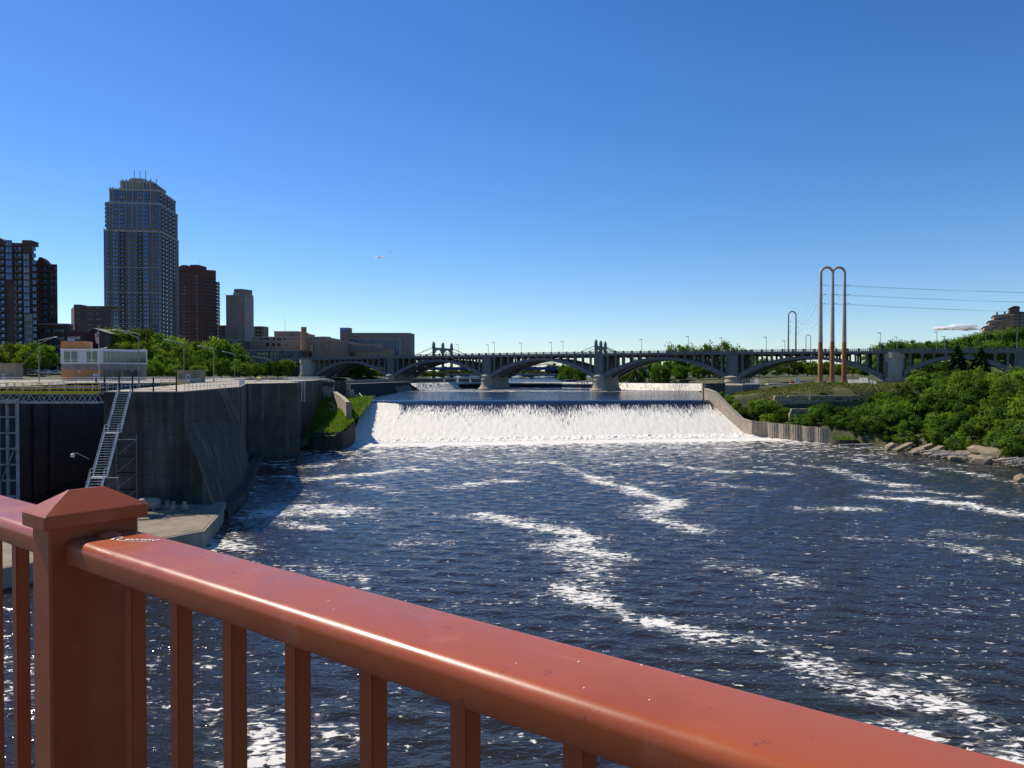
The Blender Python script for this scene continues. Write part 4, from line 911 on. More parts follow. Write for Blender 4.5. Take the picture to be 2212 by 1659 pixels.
def face(D0, vx0, vx1, skew):
    """front corner points: left corner on view column vx0 at depth D0, running to column vx1 with direction angle skew (radians, + = right end farther)"""
    u0, u1 = (vx0 - 1106) / F, (vx1 - 1106) / F; p0 = Vector((u0 * D0, D0, 0)); a = Vector((math.cos(skew), math.sin(skew), 0))
    w = (u1 * D0 - p0.x) / (a.x - u1 * a.y); return p0, a, w
def zat(vy, D): return CZ + (HOR - vy) / F * D

# ---- tall residential tower
TD = 560.0; p0, a, wT = face(TD, 226.5, 348, 0.12)
BRICK_T = mat('grey tan tower brick', (0.20, 0.175, 0.155), .85, .12, .2)
CAP_T = mat('pale tower trim', (0.33, 0.315, 0.305), .8, .1, .2)
tw = Bld('residential_tower', 'tallest grey and blue glass residential tower with stepped crown and spires', p0, a)
depT = 44.0; zl = lambda vy: zat(vy, TD) - 17.5
tiers = [(0, wT, 0, depT, 0, zl(498)), (.8, wT - .3, .8, depT - 1, zl(498), zl(438)), (2.6, wT - 1.2, 2.4, depT - 3, zl(438), zl(408)), (9, wT - 7, 6, depT - 8, zl(408), zl(388)), (15, wT - 14, 9, depT - 14, zl(388), zl(380))]
for x0, x1, y0, y1, z0, z1 in tiers:
    c = 1.5; m = MB(); m.prism([(x0 + c, y0), (x1 - c, y0), (x1, y0 + c), (x1, y1), (x0, y1), (x0, y0 + c)], z0, z1); tw.part('storey_block', m, BRICK_T)
    m = MB(); m.prism([(x0 + c - .2, y0 - .35), (x1 - c + .2, y0 - .35), (x1 + .35, y0 + c - .2), (x1 + .35, y1), (x0 - .35, y1), (x0 - .35, y0 + c - .2)], z1 - .9, z1 + .5); tw.part('cornice', m, CAP_T)
tz = lambda x: x * wT / 121.5      # view columns (from the left edge) to metres
bays = [(2.5, 11, 'glass'), (13, 16, 'slit'), (19, 31.5, 'glass'), (34, 46, 'balc'), (51, 57.5, 'win'), (63, 69, 'win'), (73, 83, 'balc'), (85, 97, 'glass'), (104, 109, 'win'), (110.5, 116, 'win')]
fhT = 3.03; zz = 8.0; nfl = 0
while zz < zl(410) - 3:
    tier = 0 if zz + 2.6 < zl(498) else (1 if zz + 2.6 < zl(438) else 2)
    if zz < zl(498) < zz + 2.7 or zz < zl(438) < zz + 2.7: zz += fhT; continue
    yo = [0, .8, 2.4][tier]
    for b0, b1, kd in bays:
        x0, x1 = tz(b0), tz(b1)
        if tier and (b0 < 3 and tier == 2): continue
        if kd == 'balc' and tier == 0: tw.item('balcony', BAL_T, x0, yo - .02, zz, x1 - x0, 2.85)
        elif kd == 'slit': tw.item('window', WIN_SLIT, x0 + .3, yo - .02, zz + .8, .8, 1.1)
        else: tw.item('window', (WIN_PALE if rnd.random() < .22 else WIN_BLUE), x0, yo - .05, zz + .25, x1 - x0, 2.45 if kd != 'win' else 1.9, 0, 2.5)
    xr = tiers[tier][1]
    for yy in (4, 12, 21, 30):      # right-hand side
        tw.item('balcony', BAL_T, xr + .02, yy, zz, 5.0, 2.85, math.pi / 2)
    tw.item('window', WIN_BLUE, xr - 1.2, yo + .2, zz + .25, 1.6, 2.4, math.pi / 4, 2)
    zz += fhT; nfl += 1
for b0 in (0.5, 12, 17.5, 32.5, 47, 60, 71, 84, 99, 117):      # vertical piers on the front
    m = MB(); x = tz(b0); m.box(x, x + tz(1.7), -.5, 0, 0, zl(498) + 1.2); tw.part('facade_pier', m, BRICK_T)
    if 3 < b0 < 116:
        m = MB(); m.box(x, x + tz(1.7), .2, .8, zl(498), zl(438) + 1.6); tw.part('facade_pier', m, CAP_T); m = MB(); m.box(x, x + tz(1.7), 1.9, 2.4, zl(438), zl(408) + 1.6); tw.part('facade_pier', m, CAP_T)
for x in np.linspace(11, wT - 9, 9): m = MB(); m.box(x, x + .8, 5.4, 6, zl(408), zl(388) + 1.4); tw.part('crown_fin', m, CAP_T)
for x in np.linspace(13, wT - 12.5, 6)[:-1]: m = MB(); m.box(x, x + 2.4, 5.85, 6, zl(406), zl(391)); tw.part('crown_panel', m, mat('ochre crown panel', (.36, .26, .15), .85, .1))
for z in (zl(632), zl(578), zl(700)): m = MB(); m.box(-.1, wT + .1, -.62, -.01, z, z + .5); tw.part('string_course', m, CAP_T)
for vx, vy, vb in ((278, 357, 386), (290, 357, 384), (302, 357, 384), (313, 374, 384), (324, 375, 389)):
    x = (vx - 226.5) * TD / F; m = MB(); m.lathe([(.5, zl(vb) - 2), (.3, zl(vb) + 1), (.22, zl(vy) - 1), (.05, zl(vy))], 6, (x, 12)); tw.part('spire', m, STEEL_D)
tw.finish()

# ---- twin balcony block at the far left
LBRICK = mat('dark brown brick', (0.085, 0.058, 0.050), .9, .2, .2); LB2 = mat('grey render', (.24, .23, .24), .85, .1, .2)
D1 = 350.0; p0, a, w1 = face(D1, -60, 76, 0.10)
b1 = Bld('apartment_block', 'dark brown balcony apartment block with a blue glass bay, nearest the lock', p0, a); zl = lambda vy: zat(vy, D1) - 17.5
m = MB(); m.prism([(0, 0), (w1, 0), (w1 - 9, 18), (-14, 18)], 0, zl(524)); b1.part('wall', m, LBRICK)
px = lambda vx: (vx + 60) / 136 * w1
for c0, c1, top in ((-35, 22, 514), (52, 72, 518)):
    x0, x1 = px(c0), px(c1); xm = (x0 + x1) / 2; m = MB(); m.xprism([(x0, zl(528)), (x1, zl(528)), (x1, zl(524)), (xm + 2, zl(top)), (xm - 2, zl(top)), (x0, zl(524))], -.6, 6); b1.part('gable', m, LBRICK)
m = MB(); m.box(px(56), px(72), -.8, 0, 0, zl(678)); b1.part('pale_base', m, LB2)
m = MB(); m.box(px(55), px(70), -1.2, 0, zl(678), zl(555)); b1.part('bay_body', m, FR_D)
m = MB(); m.box(px(17), px(33), -1.2, 0, zl(606), zl(524)); b1.part('bay_body', m, FR_D)
z = zl(676)
while z < zl(560): b1.item('window', WIN_PALE if rnd.random() < .4 else WIN_BLUE, px(56), -1.2, z, px(69) - px(56), 2.6, 0, 2); z += 3.05
z = zl(604)
while z < zl(530): b1.item('window', WIN_BLUE, px(18), -1.2, z, px(32) - px(18), 2.6, 0, 2); z += 3.05
z = 6
while z < zl(530):
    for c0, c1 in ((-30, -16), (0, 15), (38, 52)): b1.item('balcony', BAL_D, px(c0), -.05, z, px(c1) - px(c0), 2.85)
    b1.item('window', WIN_PALE, px(34), -.05, z + .8, .7, 1.5, 0, 2)
    if z < zl(690):
        for q in (58.5, 64): b1.item('window', WIN_DARK, px(q), -.85, z + .6, 1.1, 1.7, 0, 2)
    b1.item('window', WIN_BLUE, px(72.5), -.05, z + .6, 1.6, 2.0, 0, 2); z += 3.05
b1.finish()
D2 = 372.0; p0, a, w2 = face(D2, 76, 126, 0.22)
b2 = Bld('apartment_block', 'dark brown apartment block with stacked balconies and curved gable, beside the blue glass bay block', p0, a); zl = lambda vy: zat(vy, D2) - 17.5; px = lambda vx: (vx - 76) / 50 * w2
m = MB(); m.prism([(0, 0), (w2, 0), (w2 - 6, 16), (-10, 16)], 0, zl(570)); b2.part('wall', m, LBRICK)
m = MB(); x0, x1 = px(80), px(104); m.xprism([(x0, zl(572)), (x1, zl(572)), (x1, zl(568)), (px(98), zl(560)), (px(93), zl(556)), (px(88), zl(556)), (px(84), zl(563)), (x0, zl(566))], -.5, 6); b2.part('gable', m, LBRICK)
z = 6
while z < zl(575):
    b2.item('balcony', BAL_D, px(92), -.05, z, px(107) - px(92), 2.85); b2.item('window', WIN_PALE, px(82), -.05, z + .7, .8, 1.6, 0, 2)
    for q in (112, 120): b2.item('window', WIN_PALE if rnd.random() < .6 else WIN_DARK, px(q), -.05, z + .8, .9, 1.5, 0, 2)
    z += 3.05
m = MB(); m.box(px(97), px(160), -7, -.5, 0, zl(703)); b2.part('podium', m, LBRICK); m = MB(); m.box(px(97) - .3, px(160) + .3, -7.3, -.5, zl(703), zl(700)); b2.part('podium_roof', m, LB2)
for q in range(104, 150, 6):
    for z in np.arange(4, zl(708), 3.6): b2.item('window', WIN_PALE if rnd.random() < .5 else WIN_DARK, px(q), -7.05, z, 1.0, 1.7, 0, 2)
b2.finish()
# ---- brown mid-rise between
D3 = 470.0; p0, a, w3 = face(D3, 161.5, 240, 0.05); b3 = Bld('midrise_building', 'eight storey brown brick building left of the tall tower', p0, a); zl = lambda vy: zat(vy, D3) - 17.5; px = lambda vx: (vx - 161.5) / 78.5 * w3
BR3 = mat('brown brick', (.13, .085, .07), .9, .15, .2)
m = MB(); m.prism([(0, 0), (w3, 0), (w3 - 12, 20), (-12, 20)], 0, zl(662)); b3.part('wall', m, BR3); m = MB(); m.box(0, px(176), -.4, 8, zl(662), zl(658)); b3.part('parapet', m, BR3); m = MB(); m.box(px(176), w3, -.3, 20, zl(662), zl(661)); b3.part('coping', m, LB2)
for z in np.arange(4, zl(666), 3.4):
    for q in (168, 172, 190.5, 195, 199, 209, 213, 217): b3.item('window', WIN_PALE if rnd.random() < .6 else WIN_DARK, px(q) - 0, -.05, z, .95, 1.4, 0, 2)
b3.finish()
# ---- dark red tower with balconies
D4 = 650.0; p0, a, w4 = face(D4, 386.5, 434, -0.10); b4 = Bld('brick_tower', 'dark red brick tower with stepped roof and rows of side balconies', p0, a); zl = lambda vy: zat(vy, D4) - 17.5
BR4 = mat('dark red brick', (.105, .056, .047), .9, .15, .15); px = lambda vx: (vx - 386.5) / 47.5 * w4
u1 = (468 - 1106) / F; pr = p0 + a * w4; sa_ = Vector((math.cos(.62), math.sin(.62), 0)); ws = (u1 * pr.y - pr.x) / (sa_.x - u1 * sa_.y)
th4 = .62 + .10
rr = (w4 + ws * math.cos(th4), ws * math.sin(th4))
m = MB(); m.prism([(0, 0), (w4, 0), rr, (rr[0] - w4, rr[1] + 4)], 0, zl(586)); b4.part('wall', m, BR4)
m = MB(); arc = [(px(386.5), zl(588)), (px(414), zl(588))] + [(px(400) + (px(414) - px(400)) * math.cos(t), zl(581) + (zl(573) - zl(581)) * math.sin(t)) for t in np.linspace(0, math.pi, 9)]; m.xprism(arc, 0, 12); b4.part('arched_parapet', m, BR4)
m = MB(); m.box(px(412), px(430), -.2, 14, zl(588), zl(573)); b4.part('roof_block', m, BR4)
m = MB(); m.prism([(w4 - 4, -.1), (w4 + .1, -.1), (rr[0] + .1, rr[1]), (rr[0] - 6, rr[1])], zl(588), zl(583)); b4.part('parapet', m, BR4)
for z in np.arange(6, zl(592), 2.95):
    for q in (395, 399.5): b4.item('window', WIN_PALE if rnd.random() < .35 else WIN_DARK, px(q), -.05, z, 1.4, 1.5, 0, 2)
    for q in (407, 411): b4.item('window', WIN_DARK, px(q), -.05, z, 1.3, 1.5, 0, 2)
    b4.item('window', WIN_PALE if rnd.random() < .5 else WIN_BLUE, px(425), -.05, z, 1.6, 1.8, 0, 2)
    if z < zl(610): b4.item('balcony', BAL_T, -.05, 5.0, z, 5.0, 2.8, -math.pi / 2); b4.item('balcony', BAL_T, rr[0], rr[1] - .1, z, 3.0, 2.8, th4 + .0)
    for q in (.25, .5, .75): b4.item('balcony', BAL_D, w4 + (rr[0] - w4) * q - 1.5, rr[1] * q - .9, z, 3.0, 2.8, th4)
m = MB(); m.lathe([(.12, zl(575)), (.06, zl(561))], 5, (px(427), 5)); b4.part('mast', m, STEEL_D); b4.finish()
# ---- tan slab tower
D5 = 600.0; p0, a, w5 = face(D5, 489, 528.5, -0.06); b5 = Bld('slab_tower', 'tan concrete slab tower with vertical fins and a rooftop box', p0, a); zl = lambda vy: zat(vy, D5) - 17.5; px = lambda vx: (vx - 489) / 39.5 * w5
TAN = mat('tan grey concrete', (.235, .185, .155), .9, .1, .15)
u1 = (548 - 1106) / F; pr = p0 + a * w5; sd5 = Vector((math.cos(.75), math.sin(.75), 0)); ws = (u1 * pr.y - pr.x) / (sd5.x - u1 * sd5.y); th5 = .81; rr = (w5 + ws * math.cos(th5), ws * math.sin(th5))
m = MB(); m.prism([(0, 0), (w5, 0), rr, (rr[0] - w5, rr[1] + 2)], 0, zl(639)); b5.part('wall', m, TAN); m = MB(); m.prism([(-.3, -.3), (w5 + .2, -.3), (rr[0] + .3, rr[1]), (rr[0] - w5, rr[1] + 2.3)], zl(639), zl(637.5)); b5.part('coping', m, CAP_T)
m = MB(); m.prism([(px(504), 2), (px(521), 2), (px(533), 12), (px(512), 12)], zl(637.5), zl(624)); b5.part('roof_box', m, TAN); m = MB(); m.box(px(503), px(519), 1, 2, zl(637), zl(633)); b5.part('roof_plant', m, CAP_T)
for z in np.arange(5, zl(645), 2.9):
    for q in (505, 510.5): b5.item('window', WIN_SLIT, px(q) + rnd.choice((0, .5)), -.02, z, .55, 1.9)
for q in np.linspace(.1, .95, 8): m = MB(); c = Vector((w5 + (rr[0] - w5) * q, rr[1] * q, 0)); m.bar(c + Vector((.2, -.2, 5)), c + Vector((.2, -.2, zl(641))), .8); b5.part('fin', m, CAP_T)
for q in np.linspace(.16, .89, 7): m = MB(); c = Vector((w5 + (rr[0] - w5) * q, rr[1] * q, 0)); m.bar(c + Vector((.02, -.02, 5)), c + Vector((.02, -.02, zl(643))), .9, .3); b5.part('window_strip', m, GLASS_D)
b5.finish()
def plain(name, label, D, vx0, vx1, vtop, mt, dep=14, floors=None, cols=None, top=None, skew=0.0, win=None, cvt=None):
    p0, a, w = face(D, vx0, vx1, skew); b = Bld(name, label, p0, a); h = zat(vtop, D) - 17.5
    m = MB(); m.box(0, w, 0, dep, 0, h); b.part('wall', m, mt); m = MB(); m.box(-.25, w + .25, -.25, dep, h, h + .5); b.part('coping', m, top or CAP_T)
    if floors:
        for z in floors:
            z0 = zat(z, D) - 17.5
            for q in cols: b.item('window', win or WIN_DARK, (q - vx0) / (vx1 - vx0) * w, -.05, z0, 1.3, 1.9, 0, 2)
    b.finish(); return b, w, h, p0, a
plain('small_tower', 'small tan building between the dark red tower and the tan slab tower', 680, 468, 492, 704, TAN, 14, range(760, 706, -7), (473, 478, 483))
plain('small_tower', 'small grey building behind the tall tower and dark red tower', 700, 374, 388, 702, LB2, 14, range(750, 706, -7), (377, 381))
plain('small_tower', 'rounded tan building behind the slab tower', 690, 546, 570, 706, TAN, 14, range(760, 710, -8), (553, 558, 562))
# ---- long post office block: stacked terraces with a chimney
PO = mat('warm tan stone', (.29, .19, .135), .9, .12, .12); POD = mat('old grey warehouse wall', (.12, .105, .095), .9, .25, .2)
plain('warehouse', 'long dark old warehouse wall above the trees left of the arch bridge', 520, 505, 645, 757, POD, 20, (776, 767.5), (557, 563, 569, 575, 585, 592, 598, 612, 618, 623, 628), win=WIN_SLIT, skew=.06)
plain('warehouse', 'short grey block behind the light poles at the end of the warehouse', 530, 485, 522, 735, POD, 16)
po = Bld('terraced_building', 'long warm tan stone building of stepped terraces behind the warehouse', (at(526, 760, 545).x, 545), (1, 0)); DPO = 545; zl = lambda vy: zat(vy, DPO) - 17.5; px = lambda vx: (vx - 526) * DPO / F
for x0, x1, top, y0, y1 in ((526, 660, 737, 0, 60), (538, 672, 728, 5, 55), (581, 634, 715, 12, 40), (634, 652, 720, 12, 36), (655, 703, 729, -2, 50), (667, 745, 738, -4, 60)):
    m = MB(); m.box(px(x0), px(x1), y0, y1, 0, zl(top)); po.part('terrace', m, PO); m = MB(); m.box(px(x0) - .3, px(x1) + .3, y0 - .3, y1, zl(top), zl(top) + .5); po.part('coping', m, CAP_T)
for q in (618, 623): po.item('window', WIN_SLIT, px(q), 11.95, zl(726), 1.1, 2.6)
for q in (559, 568, 572, 586, 594, 599, 609): po.item('window', WIN_SLIT, px(q), 4.95, zl(736), 1.1, 2.2)
for q in (616, 629, 642, 575, 588, 600): po.item('window', WIN_SLIT, px(q), -.05, zl(748), 2.0, 2.4)
for q in (676, 681, 690, 694): po.item('window', WIN_SLIT, px(q), -2.1, zl(737), 1.1, 2.0)
for q in (690, 708, 728): po.item('window', WIN_SLIT, px(q), -4.1, zl(752), 1.2, 2.2)
m = MB(); m.box(px(672), px(680), -5.0, -4, zl(775), zl(745)); po.part('recess_shade', m, GLASS_D)  # dark glass box on the wall stands for the shade of a recess
m = MB(); m.lathe([(2.4, zl(757)), (1.9, zl(712)), (2.0, zl(711)), (2.0, zl(708))], 14, (px(663), -8)); po.part('chimney', m, mat('orange brick chimney', (.36, .19, .11), .9, .15, .3))
m = MB(); m.lathe([(.15, zl(716)), (.05, zl(680))], 5, (px(598), 20)); po.part('mast', m, STEEL_D)
for vx, ry in ((690, 10), (697, 10)): m = MB(); m.lathe([(4, zl(729)), (3.4, zl(726.5)), (1.2, zl(725.3))], 12, (px(vx), ry)); po.part('roof_dome', m, CAP_T)
po.finish()
fw = Bld('finned_building', 'low tan building with a row of upright fins behind the arch bridge', (at(705, 760, 560).x, 560), (1, 0)); DF = 560; zl = lambda vy: zat(vy, DF) - 17.5; px = lambda vx: (vx - 705) * DF / F
m = MB(); m.box(0, px(838), 0, 30, 0, zl(752)); fw.part('wall', m, PO); m = MB(); m.box(px(729), px(814), 1, 25, 0, zl(743)); fw.part('upper_wall', m, PO)
for q in np.arange(731, 812, 3.2): m = MB(); m.box(px(q), px(q) + .5, -.6, 1.0, zl(757), zl(746)); fw.part('fin', m, CAP_T)
for q in np.arange(712, 836, 5.2): fw.item('window', WIN_SLIT, px(q), -.05, zl(771), .9, 3.2)
for q in (740, 782, 790, 797): fw.item('window', WIN_SLIT, px(q), .95, zl(749), .9, 1.4)
fw.finish()
# ---- glass fronted office block
D7 = 730; gb = Bld('office_block', 'tan office block with a large blue glass front and corner tower', (at(735, 760, D7).x, D7), (1, 0)); zl = lambda vy: zat(vy, D7) - 17.5; px = lambda vx: (vx - 735) * D7 / F
TAN7 = mat('pinkish office stone', (.29, .205, .165), .9, .06, .1)
m = MB(); m.prism([(px(747), 0), (px(882), 0), (px(887), 4), (px(887), 30), (px(747), 30)], 0, zl(719)); gb.part('wall', m, TAN7)
m = MB(); m.box(0, px(756), -1, 10, 0, zl(708)); gb.part('corner_tower', m, TAN7); m = MB(); m.box(px(737), px(754), -1.2, -1, zl(719), zl(708)); gb.part('tower_glass', m, GLASS_M)
for i in range(14):
    for j in range(7):
        x0 = px(lerp(757, 862, i / 14)); x1 = px(lerp(757, 862, (i + 1) / 14)); z0 = zl(lerp(778, 732, j / 7)); z1 = zl(lerp(778, 732, (j + 1) / 7))
        gb.item('window', WIN_CURT, x0 + .08, -.05, z0 + .05, x1 - x0 - .16, z1 - z0 - .1)
m = MB(); m.box(px(755), px(866), -.35, -.03, zl(732.5), zl(731)); gb.part('glass_head', m, CAP_T)
m = MB(); m.box(px(862.5), px(866), -.35, -.03, zl(778), zl(732.6)); gb.part('glass_jamb', m, CAP_T)
for q in (765, 768, 773, 777, 790, 794, 798, 802, 806, 810, 815, 819, 824, 854, 858, 863, 867): gb.item('window', WIN_SLIT, px(q), -.05, zl(728.5), .9, 1.1)
for z in (748, 756, 764, 741): gb.item('window', WIN_PALE, px(877), -.05, zl(z), 1.8, 1.8)
gb.finish()
# ---- dark red sign building, and a gabled shed behind the control building
DH = 320; sgn = Bld('sign_building', 'dark red building with white HOUSE lettering behind the control building', (at(146, 760, DH).x, DH), (1, 0)); zl = lambda vy: zat(vy, DH) - 17.5; px = lambda vx: (vx - 146) * DH / F
MAROON = mat('maroon siding', (.075, .022, .025), .85, .15, .3)
m = MB(); m.box(0, px(184), 0, 10, 0, zl(716)); sgn.part('wall', m, MAROON); m = MB(); m.box(px(146), px(156), 3, 10, zl(718), zl(711)); sgn.part('roof_block', m, BR3)
m = MB(); m.box(px(147), px(162), -.5, -.1, zl(736), zl(733.5)); sgn.part('white_strip', m, WHITE)
def text_mesh(body, size, depth):
    c = bpy.data.curves.new('txt', 'FONT'); c.body = body; c.size = size; c.extrude = depth; c.space_character = 1.05; c.offset = .012 * size
    o = bpy.data.objects.new('txt', c); COL.objects.link(o); bpy.context.view_layer.update()
    me = bpy.data.meshes.new_from_object(o.evaluated_get(bpy.context.evaluated_depsgraph_get())); bpy.data.objects.remove(o); return me
tm = text_mesh('HOUSE', 1.9, .06); tm.materials.clear(); tm.materials.append(WHITE)
o = put('sign_lettering', tm, sgn.o, (px(147), -.15, zl(733))); o.rotation_euler = (math.pi / 2, 0, 0); o['label'] = 'white HOUSE lettering'
wdt = max(v.co.x for v in tm.vertices); o.scale = ((px(174) - px(147)) / wdt,) * 2 + (1,)
sgn.finish()
gs = Bld('gabled_pavilion', 'pavilion with an olive gabled roof beside the maroon sign building', (at(185, 760, 330).x, 330), (1, 0)); zl = lambda vy: zat(vy, 330) - 17.5; px = lambda vx: (vx - 185) * 330 / F
m = MB(); m.box(px(190), px(232), 1, 14, 0, zl(722)); gs.part('wall', m, POD)
ROOFO = mat('olive metal roof', (.22, .21, .15), .7, .1, .3)
for s_ in (0, 1):
    x0, xm, x1 = px(184), px(205), px(240); m = MB()
    if s_ == 0: m.hexa([(x0, -1, zl(722)), (xm, -1, zl(710.5)), (xm, 15, zl(710.5)), (x0, 15, zl(722)), (x0, -1, zl(722) + .3), (xm, -1, zl(710.5) + .3), (xm, 15, zl(710.5) + .3), (x0, 15, zl(722) + .3)])
    else: m.hexa([(xm, -1, zl(710.5)), (x1, -1, zl(722)), (x1, 15, zl(722)), (xm, 15, zl(710.5)), (xm, -1, zl(710.5) + .3), (x1, -1, zl(722) + .3), (x1, 15, zl(722) + .3), (xm, 15, zl(710.5) + .3)])
    gs.part('roof_slope', m, ROOFO)
m = MB(); m.xprism([(px(190), zl(722)), (px(232), zl(722)), (px(205), zl(713))], .4, 1.0); gs.part('gable_wall', m, POD)
m = MB(); m.box(px(150), px(184), 2, 12, 0, zl(719)); gs.part('side_wing', m, BR3)
gs.finish()
# ---- terraced brick building on the right skyline
D8 = 520; p0, a, w8 = face(D8, 2125, 2212, -.5); tb = Bld('terraced_apartments', 'orange brick terraced apartment building stepping down behind the trees on the right', p0, a, 22); zl = lambda vy: zat(vy, D8) - 22; px = lambda vx: (vx - 2125) / 87 * w8
OB = mat('orange brick', (.36, .20, .13), .9, .12, .3); SL = mat('dark slate roof', (.06, .05, .055), .8, .15, .3); SHB = mat('shade toned orange brick', (.17, .10, .075), .9, .15, .3)  # the brown brick is the orange one with shade put into its colour
steps = [(2125, 2148, 706, 0), (2136, 2165, 694, 2), (2147, 2190, 682, 4), (2180, 2300, 677, 6)]
for i, (x0, x1, top, y0) in enumerate(steps):
    m = MB(); m.box(px(x0), px(x1), y0, 30, 0, zl(top)); tb.part('terrace', m, OB if i < 3 else SHB)
    m = MB(); m.hexa([(px(x0) - .5, y0 - .6, zl(top)), (px(x1), y0 - .6, zl(top)), (px(x1), 30, zl(top)), (px(x0) - .5, 30, zl(top)), (px(x0) - .5, y0 - .6, zl(top) + .3), (px(x1), y0 + 2, zl(top - 5)), (px(x1), 28, zl(top - 5)), (px(x0) - .5, 30, zl(top) + .3)]); tb.part('slate_roof', m, SL)
    if i < 3: m = MB(); m.box(px(x0) + .5, px(x0) + 4, y0 - 1.2, y0, zl(top + 5), zl(top + 2)); tb.part('balcony', m, CAP_T); tb.item('window', WIN_DARK, px(x1) - 3.2, y0 - .05, zl(top + 8), 1.4, 1.4, 0, 2); tb.item('window', WIN_DARK, px(x0) + 5, y0 - .05, zl(top + 8), 1.4, 1.4, 0, 2)
m = MB(); m.box(px(2181), px(2203), 5, 16, zl(680), zl(667)); tb.part('roof_house', m, SHB); m = MB(); m.xprism([(px(2179), zl(667)), (px(2205), zl(666)), (px(2198), zl(662.5)), (px(2190), zl(662.3))], 4, 17); tb.part('slate_roof', m, SL)
for z in (683, 690, 697, 704):
    for q in (2184, 2190, 2196, 2206): tb.item('window', WIN_SLIT, px(q), 5.95, zl(z), 1.5, 1.2)
for q in (2153, 2170): m = MB(); m.box(px(q), px(q) + .9, 8, 9.5, zl(684), zl(673)); tb.part('chimney', m, SHB)
tb.finish()
# ================================================================ LEFT OF THE FALLS: grass bank, sheet piles, wing wall
def mesh_grid(name, fx, nu, nv, mt, smooth=True):
    V3 = np.array([fx(i / (nu - 1), j / (nv - 1)) for j in range(nv) for i in range(nu)])
    idx = (np.arange(nv - 1)[:, None] * nu + np.arange(nu - 1)[None, :]).ravel()
    return np_mesh(name, V3, np.stack([idx, idx + 1, idx + nu + 1, idx + nu], 1), mt, (), smooth)
def bank_z(x, y):
    z = float(np.interp(y, [203, 206, 215, 235, 255, 264], [3.8, 4.3, 4.9, 7.0, 10.6, 12.4]))
    lo = float(np.interp(x, [-66, -60, -55.5, -53.5, -50], [-6.5, -5.5, -3.0, -.4, 0])) * float(np.interp(y, [203, 225, 245, 262], [1, .9, .45, 0.0]))
    return max(-1.5, z + lo) + .25 * fnoise(x * .4, y * .4, 1.7)
def bank_p(u, v): x = lerp(-68, -46.9, u); y = lerp(203.5, 264, v); x = min(x, -45.6 - 0.02 * (y - 205)) if y < 228 else x; return (x, y, bank_z(x, y))
struct(put('grass_bank', mesh_grid('grass_bank', bank_p, 50, 90, mat('lush grass soil', (.095, .15, .03), .95, .35, .5, .1))))
def grass_mesh(name, pts, h, w, cols, lean=.35):
    n = len(pts); P = np.array(pts); ang = rng.random(n) * 6.283; hh = h * (.5 + rng.random(n)); ww = w * (.6 + .8 * rng.random(n))
    dx = np.cos(ang) * ww / 2; dy = np.sin(ang) * ww / 2; lx = (rng.random(n) - .5) * lean * hh * 2; ly_ = (rng.random(n) - .5) * lean * hh * 2
    V3 = np.zeros((n, 3, 3)); V3[:, 0] = P + np.stack([dx, dy, dx * 0 - .05], 1); V3[:, 1] = P - np.stack([dx, dy, dx * 0 + .05], 1); V3[:, 2] = P + np.stack([lx, ly_, hh], 1)
    return np_mesh(name, V3.reshape(-1, 3), np.arange(3 * n).reshape(-1, 3), cols, [('tint', np.repeat(rng.random(n), 3))], False)
def leaf_material(name, c0, c1, trans=.35, objvar=.25):
    m = bpy.data.materials.new(name); m.use_nodes = True; nt = m.node_tree; L = nt.links; out = nt.nodes['Material Output']; nt.nodes.remove(nt.nodes['Principled BSDF'])
    a = nt.nodes.new('ShaderNodeAttribute'); a.attribute_name = 'tint'; oi = nt.nodes.new('ShaderNodeObjectInfo')
    mx = _n(nt, 'ShaderNodeMix', _data_type='RGBA'); mx.inputs[6].default_value = (*c0, 1); mx.inputs[7].default_value = (*c1, 1); L.new(a.outputs['Fac'], mx.inputs[0])
    r = _n(nt, 'ShaderNodeMapRange'); r.inputs[3].default_value = 1 - objvar; r.inputs[4].default_value = 1 + objvar; L.new(oi.outputs['Random'], r.inputs[0])
    sc = _n(nt, 'ShaderNodeVectorMath', _operation='SCALE'); hq = nt.nodes.new('ShaderNodeHueSaturation'); rh = _n(nt, 'ShaderNodeMapRange'); rh.inputs[3].default_value = .5 - .035 * objvar; rh.inputs[4].default_value = .5 + .06 * objvar
    rx_ = _n(nt, 'ShaderNodeMath', _operation='FRACT'); rm = _n(nt, 'ShaderNodeMath', _operation='MULTIPLY'); rm.inputs[1].default_value = 7.31; L.new(oi.outputs['Random'], rm.inputs[0]); L.new(rm.outputs[0], rx_.inputs[0]); L.new(rx_.outputs[0], rh.inputs[0]); L.new(rh.outputs[0], hq.inputs['Hue'])
    L.new(mx.outputs[2], hq.inputs['Color']); L.new(hq.outputs[0], sc.inputs[0]); L.new(r.outputs[0], sc.inputs['Scale'])
    d = nt.nodes.new('ShaderNodeBsdfDiffuse'); t = nt.nodes.new('ShaderNodeBsdfTranslucent'); ms = nt.nodes.new('ShaderNodeMixShader'); ms.inputs[0].default_value = trans
    tc = _n(nt, 'ShaderNodeVectorMath', _operation='MULTIPLY'); tc.inputs[1].default_value = (1.25, 1.15, .45); L.new(sc.outputs[0], tc.inputs[0])
    L.new(sc.outputs[0], d.inputs[0]); L.new(tc.outputs[0], t.inputs[0]); L.new(d.outputs[0], ms.inputs[1]); L.new(t.outputs[0], ms.inputs[2]); L.new(ms.outputs[0], out.inputs[0]); return m
GRASSB = leaf_material('grass blades', (.10, .19, .028), (.22, .32, .06), .35, 0)
DRYG = leaf_material('dry bank grass', (.10, .13, .035), (.24, .23, .08), .3, 0)
pts = []
while len(pts) < 9000:
    x, y = random.uniform(-66, -46.8), random.uniform(204.5, 262)
    if fnoise(x * .35, y * .35, 4) > -.45 and not (y < 228 and x < -54.5): pts.append((x, y, bank_z(x, y)))
